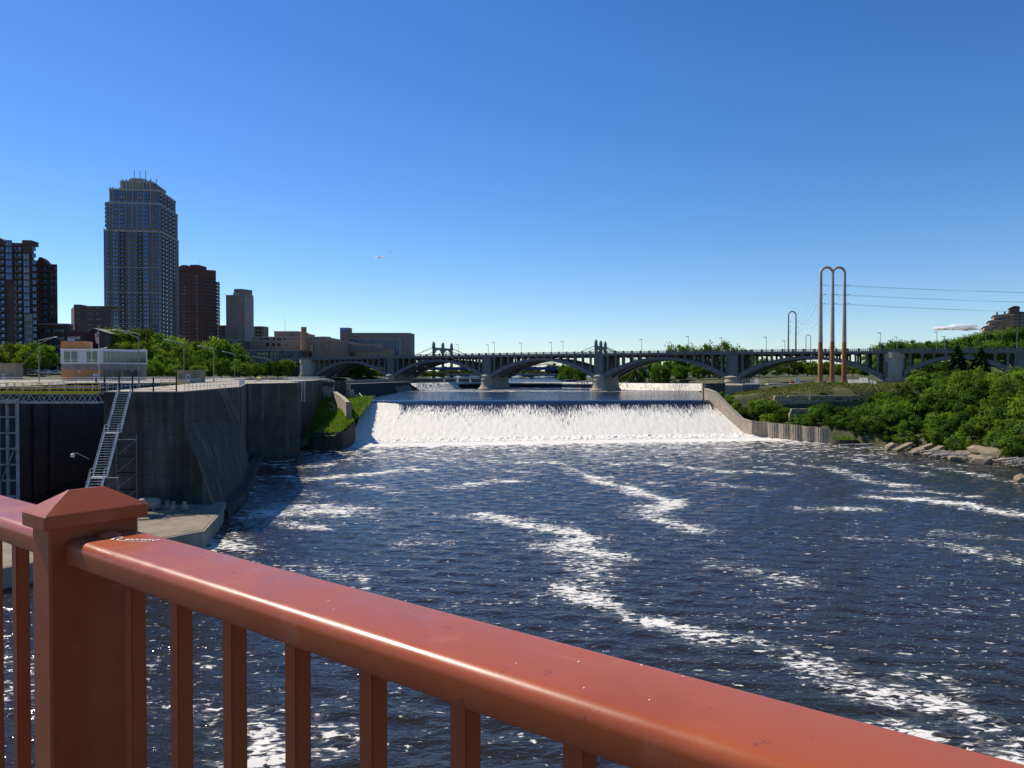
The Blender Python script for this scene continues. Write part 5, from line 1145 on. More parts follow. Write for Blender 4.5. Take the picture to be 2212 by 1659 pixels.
struct(put('grass', grass_mesh('grass', pts, .75, .35, GRASSB)), 'stuff')
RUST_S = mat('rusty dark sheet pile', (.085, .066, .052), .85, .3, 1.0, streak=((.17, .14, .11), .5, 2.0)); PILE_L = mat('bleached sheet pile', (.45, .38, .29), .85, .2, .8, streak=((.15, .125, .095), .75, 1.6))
def pile_mesh(mt):
    m = MB(); s_ = [(-.5, .0), (-.3, 0), (-.2, -.42), (.2, -.42), (.3, 0), (.5, 0)]; m.loft([[(x, y, z) for x, y in s_] + [(x, y + .1, z) for x, y in s_[::-1]] for z in (0, 1)]); return m.mesh('sheet_pile', mt)
P_DARK, P_LIGHT = pile_mesh(RUST_S), pile_mesh(PILE_L)
def pile_wall(name, label, path, me, w, zb, zt, bulge=0.0, cell=8):
    t = thing(name, label, 'wall', (*path[0], zb)); L = [0]
    for a, b in zip(path[:-1], path[1:]): L.append(L[-1] + math.hypot(b[0] - a[0], b[1] - a[1]))
    n = int(L[-1] / w); k = 0
    for i in range(n):
        s_ = (i + .5) * L[-1] / n; x = np.interp(s_, L, [p[0] for p in path]); y = np.interp(s_, L, [p[1] for p in path]); x2 = np.interp(s_ + .2, L, [p[0] for p in path]); y2 = np.interp(s_ + .2, L, [p[1] for p in path]); x1 = np.interp(s_ - .2, L, [p[0] for p in path]); y1 = np.interp(s_ - .2, L, [p[1] for p in path])
        a = math.atan2(y2 - y1, x2 - x1); c = ((i % cell) + .5) / cell; off = bulge * math.sin(math.pi * c); ca = a + (bulge * math.pi / (cell * w)) * math.cos(math.pi * c) * -1
        z_t = zt(s_ / L[-1]) + rnd.uniform(-.08, .08)
        o = put('sheet_pile', me, t, Vector((x + math.sin(a) * off, y - math.cos(a) * off, zb)) - t.location, ca, (w, .8, z_t - zb))
    return t
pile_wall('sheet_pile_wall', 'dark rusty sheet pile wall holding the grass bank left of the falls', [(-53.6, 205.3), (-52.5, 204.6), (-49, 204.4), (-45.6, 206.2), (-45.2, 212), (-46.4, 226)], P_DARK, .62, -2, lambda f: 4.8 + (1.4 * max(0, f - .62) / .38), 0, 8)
ww = thing('wing_wall', 'tan concrete wing wall between the grass bank and the left end of the falls', 'wall', (-52, 245, 0))
wp = [(-60.6, 262.5, 13.9), (-54, 246, 12.4), (-48.9, 230, 11.3)]
m = MB(); m.loft([[(x - .5, y - .2, -1), (x + .5, y + .2, -1), (x + .5, y + .2, z), (x - .5, y - .2, z)] for x, y, z in wp]); m.build('panel', CONC_W, ww, world=True)
m = MB(); m.loft([[(x - .62, y - .25, z), (x + .62, y + .25, z), (x + .62, y + .25, z + .3), (x - .62, y - .25, z + .3)] for x, y, z in wp]); m.build('coping', CONC_L, ww, world=True)
m = MB(); m.prism([(-49.3, 228.5), (-47.7, 228.5), (-48.2, 230.4), (-49.6, 230.4)], -1, 11.9); m.build('end_pillar', CONC_W, ww, world=True)
# riprap and broken stone
def rock_mesh(seed, flat=.6, mt=None):
    bm = bmesh.new(); bmesh.ops.create_icosphere(bm, subdivisions=2, radius=1.0)
    for v in bm.verts:
        n = mnoise.fractal(v.co * 1.1 + Vector((seed * 7.1, 0, 0)), 1, 2, 3); v.co *= 1 + .42 * n
        v.co.z *= flat; v.co.x = max(-.85, min(.9, v.co.x)); v.co.y = max(-.8, min(.8, v.co.y))
    me = bpy.data.meshes.new('boulder'); bm.to_mesh(me); bm.free(); me.materials.append(mt or ROCK); return sharp(me, 25)
ROCKS = [rock_mesh(i, f) for i, f in ((1, .6), (2, .75), (3, .45), (4, .65))]; ROCKD = [rock_mesh(i, .7, STONE) for i in (5, 6, 7)]
def rock(label, x, y, z, s, group, dark=False, rz=None, flat=1.0):
    o = put('boulder', rnd.choice(ROCKD if dark else ROCKS), None, (x, y, z), rnd.random() * 6.28 if rz is None else rz, (s * rnd.uniform(.85, 1.2), s * rnd.uniform(.7, 1), s * rnd.uniform(.7, 1) * flat)); return tag(o, label, 'rock', group)
for i in range(46):
    y = rnd.uniform(205, 224); x = rnd.uniform(-57.5, -53.3); rock('small broken rock at the shaded foot of the grass bank', x, y, bank_z(x, y) + .1, rnd.uniform(.35, .75), 'broken rocks at the foot of the grass bank', True)
for i in range(34):
    y = rnd.uniform(246, 262); x = rnd.uniform(-60, -55) - (y - 246) * .1; rock('dark rubble stone heaped against the wing wall', x, y, bank_z(x, y) + .15, rnd.uniform(.4, 1.0), 'rubble stones against the wing wall', True)
# old masonry behind the bank: piers, steps, back wall
om = thing('masonry_ruin', 'old stone piers and steps above the grass bank beside the falls', 'ruin', (-62, 263, 11))
m = MB(); m.box(-90, -57, 263.5, 265, 6, 17.4); m.build('back_wall', CONC_D, om, world=True)
for x0, x1, y0, z1 in ((-66.5, -65.2, 261.5, 16.2), (-64.5, -63.0, 262, 16.0), (-57.6, -56.2, 266, 16.8), (-55.6, -54.4, 263, 14.6), (-54.2, -52.9, 262, 13.0), (-57.4, -54.6, 264, 13.6)):
    m = MB(); m.box(x0, x1, y0, y0 + 2.0, 8, z1); m.build('stone_pier', STONE, om, world=True)
for i in range(9): m = MB(); m.box(-62.9, -60.9, 260.6 + i * .38, 264.2, 12.2 + i * .42, 12.62 + i * .42); m.build('step', STONE, om, world=True)
m = MB(); m.tube([(-60.8, 260.8, 13.4), (-60.8, 264, 17.6)], .06, 5); m.build('handrail', WHITE, om, world=True)
t = thing('service_cabinet', 'white metal service cabinet standing on the wall above the stone steps', 'cabinet', (-64.3, 264.4, 16.2)); m = MB(); m.box(-1.55, 1.55, -.6, .6, 0, 1.9); m.build('body', WHITE, t); m = MB(); m.box(-1.65, 1.65, -.7, .7, 1.9, 2.02); m.build('lid', CONC_L, t); m = MB(); m.box(.3, 1.1, -.64, -.6, 1.3, 1.5); m.build('nameplate', STEEL_D, t)
for z in (0, 1): pipe_fence('guard_rail', 'white pipe guard rail on the wall behind the grass bank', [(-78, 263.8 + z * 8, 17.4), (-66.2, 263.8 + z * 8, 17.4)], 1.6, WHITE, 3, 3, .05, 'white pipe guard rails behind the grass bank')
# guide wall between lock approach and pool
gw = thing('guide_wall', 'long dark rubble guide wall beside the pool above the falls', 'wall', (-57, 340, 11))
m = MB(); n_ = 40; rings = []
for i in range(n_):
    q = i / (n_ - 1); y = lerp(266, 416, q); x = lerp(-58.3, -55.8, q); zt = lerp(16.4, 15.2, q); j = lambda k: .35 * fnoise(i * .8, k * 3.3)
    rings.append([(x + 1.6 + j(1), y, 9), (x + .9 + j(2), y, 12.5 + j(3)), (x + .5 + j(4), y, zt), (x - 1.6, y, zt + .02), (x - 1.8, y, 9)])
m.loft(rings); m.build('wall_body', mat('black mossy masonry', (.035, .034, .03), .95, .5, .6, .15), gw, world=True)
m = MB(); m.loft([[(lerp(-58.3, -55.8, q) - 1.8, lerp(266, 416, q), lerp(16.4, 15.2, q) + .02), (lerp(-58.3, -55.8, q) + .7, lerp(266, 416, q), lerp(16.4, 15.2, q) + .02), (lerp(-58.3, -55.8, q) + .7, lerp(266, 416, q), lerp(16.4, 15.2, q) + .2), (lerp(-58.3, -55.8, q) - 1.8, lerp(266, 416, q), lerp(16.4, 15.2, q) + .2)] for q in np.linspace(0, 1, 12)]); m.build('coping', CONC_W, gw, world=True)
for i in range(8): y = 368 + i * 6; x = lerp(-58.3, -55.8, (y - 266) / 150); m = MB(); m.bar((x + .8, y, 13.4), (x + 3.0, y - 2.5, 10.8), .5, .4); m.build('timber_fender', WOOD, gw, world=True)
bw_ = thing('concrete_barrier', 'pale low concrete barrier wall of joined panels behind the guide wall', 'wall', (-70, 345, 15))
for i in range(9): m = MB(); y0 = 318 + i * 9; x0 = -68.5 + i * .5; m.hexa([(x0, y0, 14), (x0 + .5, y0 + 8.8, 14), (x0 - .1, y0 + 8.8, 14), (x0 - .6, y0, 14), (x0, y0, 17.1), (x0 + .5, y0 + 8.8, 17.1), (x0 - .1, y0 + 8.8, 17.1), (x0 - .6, y0, 17.1)]); m.build('barrier_panel', CONC_W, bw_, world=True)
for i, (v0, v1) in enumerate(((881.5, 906), (908, 931.5), (933.6, 956), (962, 985), (991, 1013), (1018, 1038))):
    D = 482; x0, x1 = (v0 - 1106) / F * D, (v1 - 1106) / F * D
    t = thing('mooring_block', 'pale concrete mooring block standing in the water above the dam', 'mooring block', ((x0 + x1) / 2, D, 13.5), 0, 'row of mooring blocks above the dam'); m = MB(); hw = (x1 - x0) / 2
    m.box(-hw, hw, 0, 5, 0, 2.75); m.build('block', CONC_W, t); m = MB(); m.box(-hw - .15, hw + .15, -.2, 5.2, 2.75, 3.05); m.build('cap', CONC_L, t); m = MB(); m.box(-hw + .3, -hw + 1.1, -.25, 0, .6, 2.7); m.build('fender', STEEL_D, t)
for i, (vx, D) in enumerate(((1033, 520), (1232, 500))):
    t = thing('mooring_cell', ['dark round mooring cell with weeds upstream of the bridge', 'dark round mooring cell by the wooded bank above the dam'][i], 'mooring cell', ((vx - 1106) / F * D, D, 13)); m = MB(); m.lathe([(4, 0), (4, 2.6), (3.6, 2.7)], 18); m.build('drum', RUST_S, t)
# log caught on the left lip of the falls
def log(label, pts, r, group=None):
    m = MB(); n = len(pts); m.tube([Vector(p) for p in pts], [r * (1 - .45 * i / (n - 1)) for i in range(n)], 7); o = put('driftwood_log', sharp(m.mesh('driftwood_log', WOOD), 50)); return tag(o, label, 'log', group)
log('pale forked log lodged on the left lip of the falls', [(-49.5, 262, 10.9), (-51, 264, 11.8), (-53, 267, 13.4)], .35)
for i in range(5): rock('water washed stone on the left lip of the falls', -49.5 + i * 1.5, 262 + rnd.random(), 10.7, .7, 'stones on the left lip of the falls', True)
for i in range(9):
    x = rnd.uniform(22, 74); k = rnd.uniform(-.5, .5); y = float(np.interp(x, [p[0] for p in DAM], [p[1] for p in DAM])); log('bleached driftwood log stranded along the dam sill', [(x - 4, y - .5, 14.6), (x, y + .4 * k, 15.0 + .5 * k), (x + rnd.uniform(3, 6), y + .8, 14.7 + rnd.random())], .3, 'driftwood on the dam sill')

# ================================================================ RIGHT BANK
rw = thing('abutment_wall', 'tan concrete abutment wall sloping down beside the right end of the falls', 'wall', (72, 258, 0))
ap_ = [(68.0, 273, 14.9), (68.3, 268, 14.4), (69.3, 264.5, 13.8), (72.2, 256.5, 9.0), (74.6, 250.5, 5.4), (75.9, 247, 4.9), (76.6, 245.2, 4.9)]
m = MB(); m.loft([[(x - .1, y, -2), (x + 1.0, y + .4, -2), (x + 1.0, y + .4, z), (x - .1, y, z)] for x, y, z in ap_]); m.build('wall_body', CONC_W, rw, world=True)
m = MB(); m.loft([[(x - .25, y, z), (x + 1.15, y + .4, z), (x + 1.15, y + .4, z + .25), (x - .25, y, z + .25)] for x, y, z in ap_]); m.build('coping', CONC_L, rw, world=True)
m = MB(); m.box(67.5, 68.6, 272.4, 274, 4, 16.9); m.build('end_pillar', CONC_W, rw, world=True)
m = MB(); m.prism([(68.6, 273), (81, 292), (80, 293), (67.8, 274)], 5, 16.6); m.build('return_wall', CONC_D, rw, world=True)
for a, b, c, d in ((76.6, 245.0, 78.2, 244.6), (78.3, 244.6, 79.4, 244.4), (79.5, 244.4, 81.0, 243.6)): m = MB(); m.hexa([(a, b, -2), (c, d, -2), (c + .2, d + .8, -2), (a + .2, b + .8, -2), (a, b, 4.9), (c, d, 4.9), (c + .2, d + .8, 4.9), (a + .2, b + .8, 4.9)]); m.build('face_panel', CONC_W, rw, world=True)
cw = thing('pier_platform', 'pale concrete platform block at the foot of the bridge pier on the right bank', 'platform', (92, 330, 10))
m = MB(); m.prism([(82, 300), (89, 297), (100, 330), (96, 345), (86, 330)], 9, 15.6); m.build('block', CONC_W, cw, world=True); m = MB(); m.prism([(89.1, 297.2), (97.5, 303), (104, 330), (100.2, 330)], 9, 15.9); m.build('side_block', CONC_B, cw, world=True)
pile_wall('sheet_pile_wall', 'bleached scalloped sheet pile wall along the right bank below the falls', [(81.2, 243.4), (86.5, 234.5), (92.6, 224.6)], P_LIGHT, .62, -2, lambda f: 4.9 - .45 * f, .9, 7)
rg = thing('planter_ring', 'low dark concrete ring holding green weeds beside the sheet piles', 'planter', (95.6, 221.5, 0)); m = MB(); m.lathe([(3.6, -1.5), (3.6, 1.5), (3.1, 1.5), (3.1, 1.0)], 22); m.build('ring_wall', CONC_D, rg)
pts = []
for i in range(260): r, t_ = 3 * math.sqrt(rng.random()), rng.random() * 6.28; pts.append((95.6 + r * math.cos(t_), 221.5 + r * math.sin(t_), 1.0))
struct(put('planter_weeds', grass_mesh('planter_weeds', pts, 1.0, .4, GRASSB)), 'stuff')
# stone ruin walls: each block its own piece
bk = MB(); bk.hexa([(-.5, -.45, -.5), (.48, -.5, -.47), (.5, .5, -.5), (-.48, .5, -.5), (-.49, -.5, .48), (.5, -.44, .5), (.47, .5, .47), (-.5, .5, .5)]); blk_me = bk.mesh('stone_block', STONE); blk2 = bk.mesh('stone_block', ROCK)
def block_wall(label, x0, x1, y0, y1, zb, zt, hb, ragged):
    t = thing('stone_wall', label, 'wall', (x0, y0, zb)); z = zb; L = math.hypot(x1 - x0, y1 - y0); a = math.atan2(y1 - y0, x1 - x0)
    while z < zt - .15:
        h = hb * rnd.uniform(.75, 1.25); s_ = -rnd.random() * .6
        while s_ < L:
            w = rnd.uniform(.9, 2.2) * hb * 1.6
            if not (rnd.random() < ragged * (z - zb) / (zt - zb)):
                q = (s_ + w / 2) / L; put('stone_block', rnd.choice((blk_me, blk_me, blk2)), t, (lerp(x0, x1, q) - x0 + rnd.uniform(-.05, .05), lerp(y0, y1, q) - y0 + rnd.uniform(-.18, .1), z + h / 2 - zb), a + rnd.uniform(-.03, .03), (w - .07, 1.3, h - .06))
            s_ += w
        z += h
block_wall('long retaining wall of thin tan stone courses below the grass slope', 89.5, 118, 262.0, 262.4, 7.2, 12.9, .55, .12)
block_wall('squat ruined limestone wall standing among the bushes on the bank', 90.8, 97.0, 250.5, 250.5, 4.8, 8.4, .9, .1)
block_wall('broken low limestone wall half hidden by shrubs right of the squat ruin', 99, 106.5, 247, 246, 4.6, 7.4, .8, .5)
block_wall('small broken stone wall at the right end of the bank ruins', 107, 112.5, 240, 239, 4.4, 6.6, .75, .4)
for i in range(12): x = rnd.uniform(91, 112); rock('loose limestone rubble below the stone ruins', x, rnd.uniform(238, 258), 5.0, rnd.uniform(.5, 1.2), 'rubble below the stone ruins', True)
# the white panels on the slope
for i, (v, w_, h_, dz_) in enumerate(((1838, 9, 8, 0), (1845, 4, 8, 0), (1850, 4, 8, 0), (1856, 8, 8, 0), (1864, 8, 11, .15), (1873, 9, 11, .2), (1881, 8, 8, -.1), (1890, 9, 8, -.3))):
    D = 272; x = (v - 1106) / F * D; z = ground_z(x, D); w2_ = w_ * D / F; hh = h_ * D / F * 1.5; m = MB()
    m.hexa([(-w2_ / 2, 0, 0), (w2_ / 2 - .1, 0, 0), (w2_ / 2 - .1, .12, 0), (-w2_ / 2, .12, 0), (-w2_ / 2 + .35, hh * .75, hh * .7), (w2_ / 2 + .25, hh * .75, hh * .7), (w2_ / 2 + .25, hh * .75 + .12, hh * .66), (-w2_ / 2 + .35, hh * .75 + .12, hh * .66)])
    o = put('pale_slab', m.mesh('pale_slab', mat('pale limestone slab', (.62, .57, .40), .9, .1, 1.0)), None, (x, D, z + .35 + dz_)); tag(o, 'pale tilted stone slab in the row on the grass slope', 'slab', 'row of pale slabs on the grass slope')
# boulders and driftwood at the water's edge
for vx, vy, s_, g_ in ((1925, 968, 2.4, 'large pale boulder at the water edge below the bushes, upstream end'), (2130, 985, 4.0, 'biggest layered sandstone boulder at the water edge'), (2088, 982, 2.3, 'rounded sandstone boulder beside the biggest boulder'), (2120, 996, 2.6, 'flat ledge rock at the foot of the biggest boulder'), (2068, 992, 2.2, 'flat dark rock among driftwood at the water edge'), (2205, 1038, 1.6, 'small dark rock alone in the shallows')):
    p = onz(vx, vy + 6, 0); o = rock(g_, p.x + 1, p.y + 1.5, .5 if s_ < 4 else 1.4, s_, None, flat=1.0 if s_ < 4 else 1.25)
for i in range(40):
    vx = rnd.uniform(1900, 2212); p = onz(vx, np.interp(vx, [1900, 2000, 2100, 2212], [966, 980, 992, 1012]) - 2, 0); rock('tan shore rock along the right bank', p.x + rnd.uniform(0, 3.5), p.y + rnd.uniform(-1, 3), .3, rnd.uniform(.5, 1.3), 'shore rocks along the right bank')
for vx, vy, L_, a in ((1955, 972, 6, .5), (2010, 972, 9.5, .42), (2022, 982, 6, .55), (1985, 978, 5, .3)):
    p = onz(vx, vy + 4, 0); m = MB(); m.bar((p.x - L_ * .5, p.y - .5, .2), (p.x + L_ * .5, p.y + 3, .2 + L_ * a * .55), 1.5, .8); o = put('stone_slab', m.mesh('stone_slab', ROCK)); tag(o, 'long slanted stone slab dipping into the river at the right bank', 'slab', 'slanted slabs at the right bank')
for i in range(70):
    vx = rnd.choice((rnd.uniform(2000, 2100), rnd.uniform(2005, 2095), rnd.uniform(2165, 2230))); p = onz(vx, np.interp(vx, [1990, 2095, 2212], [985, 998, 1012]), 0); a = rnd.uniform(-.5, .5); L_ = rnd.uniform(2, 6)
    x, y, z = p.x + rnd.uniform(0, 2.5), p.y + rnd.uniform(0, 4), rnd.uniform(.3, 1.5); log('bleached driftwood stick in the tangle at the right water edge', [(x - L_ / 2 * math.cos(a), y - L_ / 2 * math.sin(a), z - .2), (x, y, z + rnd.uniform(0, .3)), (x + L_ / 2 * math.cos(a), y + L_ / 2 * math.sin(a), z + rnd.uniform(-.3, .6))], rnd.uniform(.08, .2), 'driftwood tangle at the right bank')
for i, (x0, y0) in enumerate(((92, 216), (97, 217))): log('low grey log lying in the water by the planter ring', [(x0, y0, .2), (x0 + 4, y0 + .4, .35), (x0 + 8, y0, .2)], .3, 'logs by the planter ring')
# ---- transmission pylons: tall tube arches
RUSTP = mat('rust streaked pole', (.30, .115, .04), .8, .35, .35, streak=((.42, .25, .08), .7, .5)); PINKG = mat('faded grey pole', (.44, .36, .33), .55, .15, .5, streak=((.22, .16, .13), .5, .8))
def tube_pylon(label, x, y, z, n, gap, h, r, rust, ins=True):
    t = thing('tube_pylon', label, 'pylon', (x, y, z)); x0 = -(n - 1) * gap / 2; R = gap / 2
    for i in range(n):
        xx = x0 + i * gap; hb = h * .36 if rust else .5
        m = MB(); m.lathe([(r * 1.1, 0), (r, hb)], 14, (xx, 0)); put('lower_leg', sharp(m.mesh('lower_leg', RUSTP if rust else PINKG), 60), t)
        m = MB(); m.lathe([(r, hb), (r * .62, h - R)], 14, (xx, 0)); put('upper_leg', sharp(m.mesh('upper_leg', PINKG), 60), t)
        m = MB(); m.box(xx - 1.5 * r - .4, xx + 1.5 * r + .4, -1.5 * r - .4, 1.5 * r + .4, -1.5, .8); m.build('footing', CONC_L, t)
        if ins:
            for q in (.845, .765, .685):
                zz_ = h * q; m = MB(); m.tube([(xx, 0, zz_), (xx + 1.7, -.5, zz_ + .1)], .09, 5); a_ = m.build('insulator_arm', STEEL, t)
                m = MB(); m.lathe([(.2, 0), (.2, .12), (.08, .15), (.2, .22), (.2, .34)], 8); put('insulator', m.mesh('insulator', STEEL), a_, (xx + 1.6, -.5, zz_ - .15))
    for i in range(n - 1):
        cx = x0 + (i + .5) * gap; m = MB(); m.tube([(cx + R * math.cos(a), 0, h - R + R * math.sin(a)) for a in np.linspace(math.pi, 0, 15)], r * .62, 12); put('arch_top', sharp(m.mesh('arch_top', PINKG), 60), t)
    return t
PX, PY = (1797.5 - 1106) / F * 298, 298.0; PZ = ground_z(PX, PY)
tube_pylon('tallest triple tube pylon with rusty legs in front of the arch bridge', PX, PY, PZ, 3, 4.6, zat(578, 298) - PZ, .82, True)
tube_pylon('double tube pylon arch rising behind the arch bridge', (1710.5 - 1106) / F * 520, 520, 17, 2, 5.0, zat(673, 520) - 17, .75, False)
tube_pylon('small distant tube pylon arch right of the double pylon', (1745.5 - 1106) / F * 850, 850, 17, 2, 5.2, zat(723.5, 850) - 17, .6, False, False)
tube_pylon('far wide tube arch just showing above the bridge between the rusty legs', (1798.5 - 1106) / F * 1000, 1000, 17, 2, 9.5, zat(747, 1000) - 17, .6, False, False)
WIRE = mat('power cable', (.05, .055, .06), .6, .05)
hP = zat(578, 298) - PZ
for q in (.845, .765, .685):
    for i in range(3):
        a = Vector((PX - 4.6 + 4.6 * i + 1.7, PY - .5, PZ + hP * q)); b = Vector((PX + 330, PY - 60 + 8 * i, PZ + hP * q + 3)); m = MB(); m.tube([a.lerp(b, f) - Vector((0, 0, 4 * 7.0 * f * (1 - f))) for f in np.linspace(0, 1, 24)], .021, 4); tag(m.build('power_cable', WIRE), 'dark power cable running right from the triple pylon', 'cable', 'power cables right of the triple pylon')
        b = Vector(((1710.5 - 1106) / F * 520 + (2.5 if i else -2.5), 520, 17 + (zat(673, 520) - 17) * (q - .02 * (i == 2)))); a = a - Vector((3.4, 0, 0)); m = MB(); m.tube([a.lerp(b, f) - Vector((0, 0, 4 * 6 * f * (1 - f))) for f in np.linspace(0, 1, 16)], .022, 4); tag(m.build('power_cable', WIRE), 'thin power cable between the triple and the double pylon', 'cable', 'power cables between the pylons')
# fences and small things on the plateau
def gz(x, y): return ground_z(x, y)
pipe_fence('bank_fence', 'thin grey fence along the top of the right bank by the pylon', [(x, 292 - .1 * (x - 90), gz(x, 292) - .1) for x in (92, 104, 116, 128, 140)], 1.5, STEEL_D, 2.2, 2, .03)
pipe_fence('bank_fence', 'thin grey fence on the right bank past the round bridge pier', [(x, 300, gz(x, 300) - .1) for x in (146, 165, 185, 205)], 1.4, STEEL_D, 2.4, 2, .03)
pipe_fence('bank_fence', 'grey mesh fence on the platform by the bridge pier', [(89.3, 298, 15.8), (97.3, 303.6, 15.8), (103.8, 329, 15.8)], 2.2, STEEL, 1.6, 3, .035)
t = thing('notice_board', 'white notice board by the fence in front of the arch bridge', 'sign', (at(1723, 818, 315).x, 315, gz(115, 315))); m = MB(); m.box(-1.1, 1.1, -.05, .05, .8, 2.9); m.build('board', WHITE, t)
for x in (-.9, .9): m = MB(); m.box(x - .06, x + .06, .05, .15, 0, 2.9); m.build('post', STEEL_D, t)
t = thing('traffic_cone', 'orange marker leaning by the bank fence', 'cone', (at(1708, 820, 312).x, 312, gz(113, 312))); m = MB(); m.lathe([(.9, 0), (.9, .15), (.6, .2), (.15, 2.4)], 10); m.build('body', mat('safety orange', (.75, .14, .05), .6, .05), t); m = MB(); m.lathe([(.45, .9), (.36, 1.3)], 10); m.build('stripe', WHITE, t)
m = MB(); m.prism([(100, 300), (150, 297), (215, 310), (215, 314), (150, 301), (100, 304)], gz(120, 302) - .4, gz(120, 302) + .05); struct(m.build('gravel_path', mat('gravel path', (.42, .38, .31), .95, .15, 1.0)))

# ================================================================ PLANTS
LEAF_A = leaf_material('leaves bright', (.085, .15, .020), (.20, .28, .04), .48, .36); LEAF_B = leaf_material('leaves deep green', (.062, .122, .020), (.155, .235, .040), .45, .4); LEAF_C = leaf_material('leaves far', (.045, .08, .024), (.085, .13, .04), .3, .2); NEEDLE = leaf_material('spruce needles', (.018, .038, .018), (.045, .075, .03), .15, .1)
def crown_mesh(name, seed, n_leaf, leaf, n_cl, mt, squash=1.0):
    g = np.random.default_rng(seed); cl = []
    while len(cl) < n_cl:
        p = g.uniform(-1, 1, 3)
        r = np.linalg.norm(p)
        if .25 < r < 1: p = p / r * (r ** .35) * .76; cl.append((p * [1, 1, 1], g.uniform(.15, .42)))
    per = n_leaf // n_cl; C, N, T = [], [], []
    for c, r in cl:
        d = g.normal(size=(per, 3)); d /= np.linalg.norm(d, axis=1)[:, None]; rad = r * (g.random(per) ** .45) * (1 + .25 * g.normal(size=per))
        C.append(c + d * rad[:, None] * [1, 1, .8]); N.append(d * .7 + (c / (np.linalg.norm(c) + 1e-6)) * .5 + g.normal(size=(per, 3)) * .55); T.append(np.clip(g.normal(.5, .22, per) + g.normal(0, .16), 0, 1))
    C, N, T = np.concatenate(C), np.concatenate(N), np.concatenate(T)
    keep = C[:, 2] > -.86; C, N, T = C[keep], N[keep], T[keep]; n = len(C)
    N /= np.linalg.norm(N, axis=1)[:, None]; up = g.normal(size=(n, 3)); A = np.cross(N, up); A /= np.linalg.norm(A, axis=1)[:, None]; B = np.cross(N, A); s = leaf * (.55 + .9 * g.random(n))[:, None]
    V3 = np.stack([C - A * s * .6, C + B * s * .35 + A * s * .05, C + A * s * .6, C - B * s * .35 - A * s * .05], 1)
    V3[:, :, 2] = (V3[:, :, 2] + .9) / 1.85
    return np_mesh(name, V3.reshape(-1, 3), np.arange(4 * n).reshape(-1, 4), mt, [('tint', np.repeat(T, 4))], False)
TREE_A = [crown_mesh('crown', 10 + i, 7000, .085, 34, LEAF_A) for i in range(4)]; TREE_B = [crown_mesh('crown', 20 + i, 6500, .085, 36, LEAF_B) for i in range(4)]; TREE_C = [crown_mesh('crown', 30 + i, 2600, .13, 26, LEAF_C) for i in range(3)]
BUSH_A = [crown_mesh('crown', 40 + i, 3400, .115, 22, LEAF_A) for i in range(4)]; BUSH_B = [crown_mesh('crown', 50 + i, 3400, .115, 22, LEAF_B) for i in range(4)]
def trunk_mesh():
    m = MB(); m.tube([(0, 0, -.05), (.01, 0, .3), (-.02, .01, .62), (0, 0, .85)], [.034, .025, .015, .006], 7)
    for a, z in ((.4, .3), (2.2, .38), (4.1, .34), (5.3, .48), (1.2, .52)): m.tube([(0, 0, z), (.12 * math.cos(a), .12 * math.sin(a), z + .14), (.2 * math.cos(a), .2 * math.sin(a), z + .3)], [.014, .009, .003], 5)
    return m.mesh('trunk', BARK)
TRUNK = trunk_mesh()
def plant(name, label, cat, x, y, h, r, crowns, group, base=.16, z=None):
    z = gz(x, y) if z is None else z
    t = thing(name, label, cat, (x, y, z), rnd.random() * 6.28, group)
    put('trunk', TRUNK, t, (0, 0, 0), 0, (h, h, h)); put('crown', rnd.choice(crowns), t, (0, 0, h * base), 0, (r, r * rnd.uniform(.88, 1.1), h * (1 - base)))
    return t
def vplant(name, label, cat, vx, D, vtop, r, crowns, group, base=.16, z=None):
    x = (vx - 1106) / F * D; zb = gz(x, D) if z is None else z; h = max(1.2, (zat(vtop, D) - zb) * 1.09); return plant(name, label, cat, x, D, h, r, crowns, group, base, zb)
# left: behind the car park and the lock
for vx, D, vt, r in ((-15, 300, 747, 5.5), (22, 290, 745, 5), (55, 282, 752, 4.6), (70, 300, 744, 5), (98, 295, 748, 4.8), (-40, 310, 742, 6), (40, 320, 746, 5)):
    vplant('park_tree', 'rounded bright green tree at the car park beside the lock', 'tree', vx, D, vt, r, TREE_A, 'trees at the lock car park')
gl = 'trees on the bank behind the lock'
for vx, D, vt, r in ((232, 345, 728, 7), (262, 340, 713, 8.5), (292, 345, 716, 8.5), (322, 350, 717, 8), (348, 345, 726, 7.5), (372, 360, 731, 7.5), (398, 370, 742, 7), (425, 380, 741, 7), (455, 390, 732, 7.5), (478, 395, 737, 7), (500, 400, 748, 6), (516, 405, 744, 6.5), (275, 330, 741, 7), (310, 330, 742, 7), (340, 335, 745, 7), (385, 340, 752, 7), (440, 360, 757, 6.5), (240, 325, 750, 6), (195, 335, 745, 6), (210, 330, 752, 5)):
    vplant('bank_tree', ('tallest' if vt < 722 else 'tall' if vt < 740 else 'medium') + ' leafy tree of the green belt ' + ('behind the control building' if vx < 300 else 'behind the small booth' if vx < 430 else 'beside the dark warehouse'), 'tree', vx, D, vt, r, TREE_A + TREE_B[:1], gl, .1)
for vx, D, vt, r in ((235, 305, 772, 5), (270, 300, 768, 5.2), (300, 305, 770, 5.2), (330, 300, 775, 5), (360, 310, 764, 5.8), (395, 320, 770, 5), (420, 325, 772, 5), (450, 340, 776, 5), (478, 335, 772, 5), (505, 345, 778, 5), (530, 350, 783, 4.6), (552, 365, 785, 4.5), (575, 380, 782, 5), (600, 390, 779, 5), (622, 400, 778, 5), (255, 290, 785, 4), (315, 292, 788, 3.6), (375, 300, 789, 4), (430, 312, 790, 4)):
    vplant('bank_shrub_tree', ('low' if vt > 780 else 'medium') + ' bushy tree before the green belt ' + ('near the control building' if vx < 340 else 'behind the small booth' if vx < 440 else 'near the dark warehouse' if vx < 530 else 'under the bridge approach'), 'tree', vx, D, vt, r, TREE_B + TREE_A[:2], 'low trees behind the lock', .06)
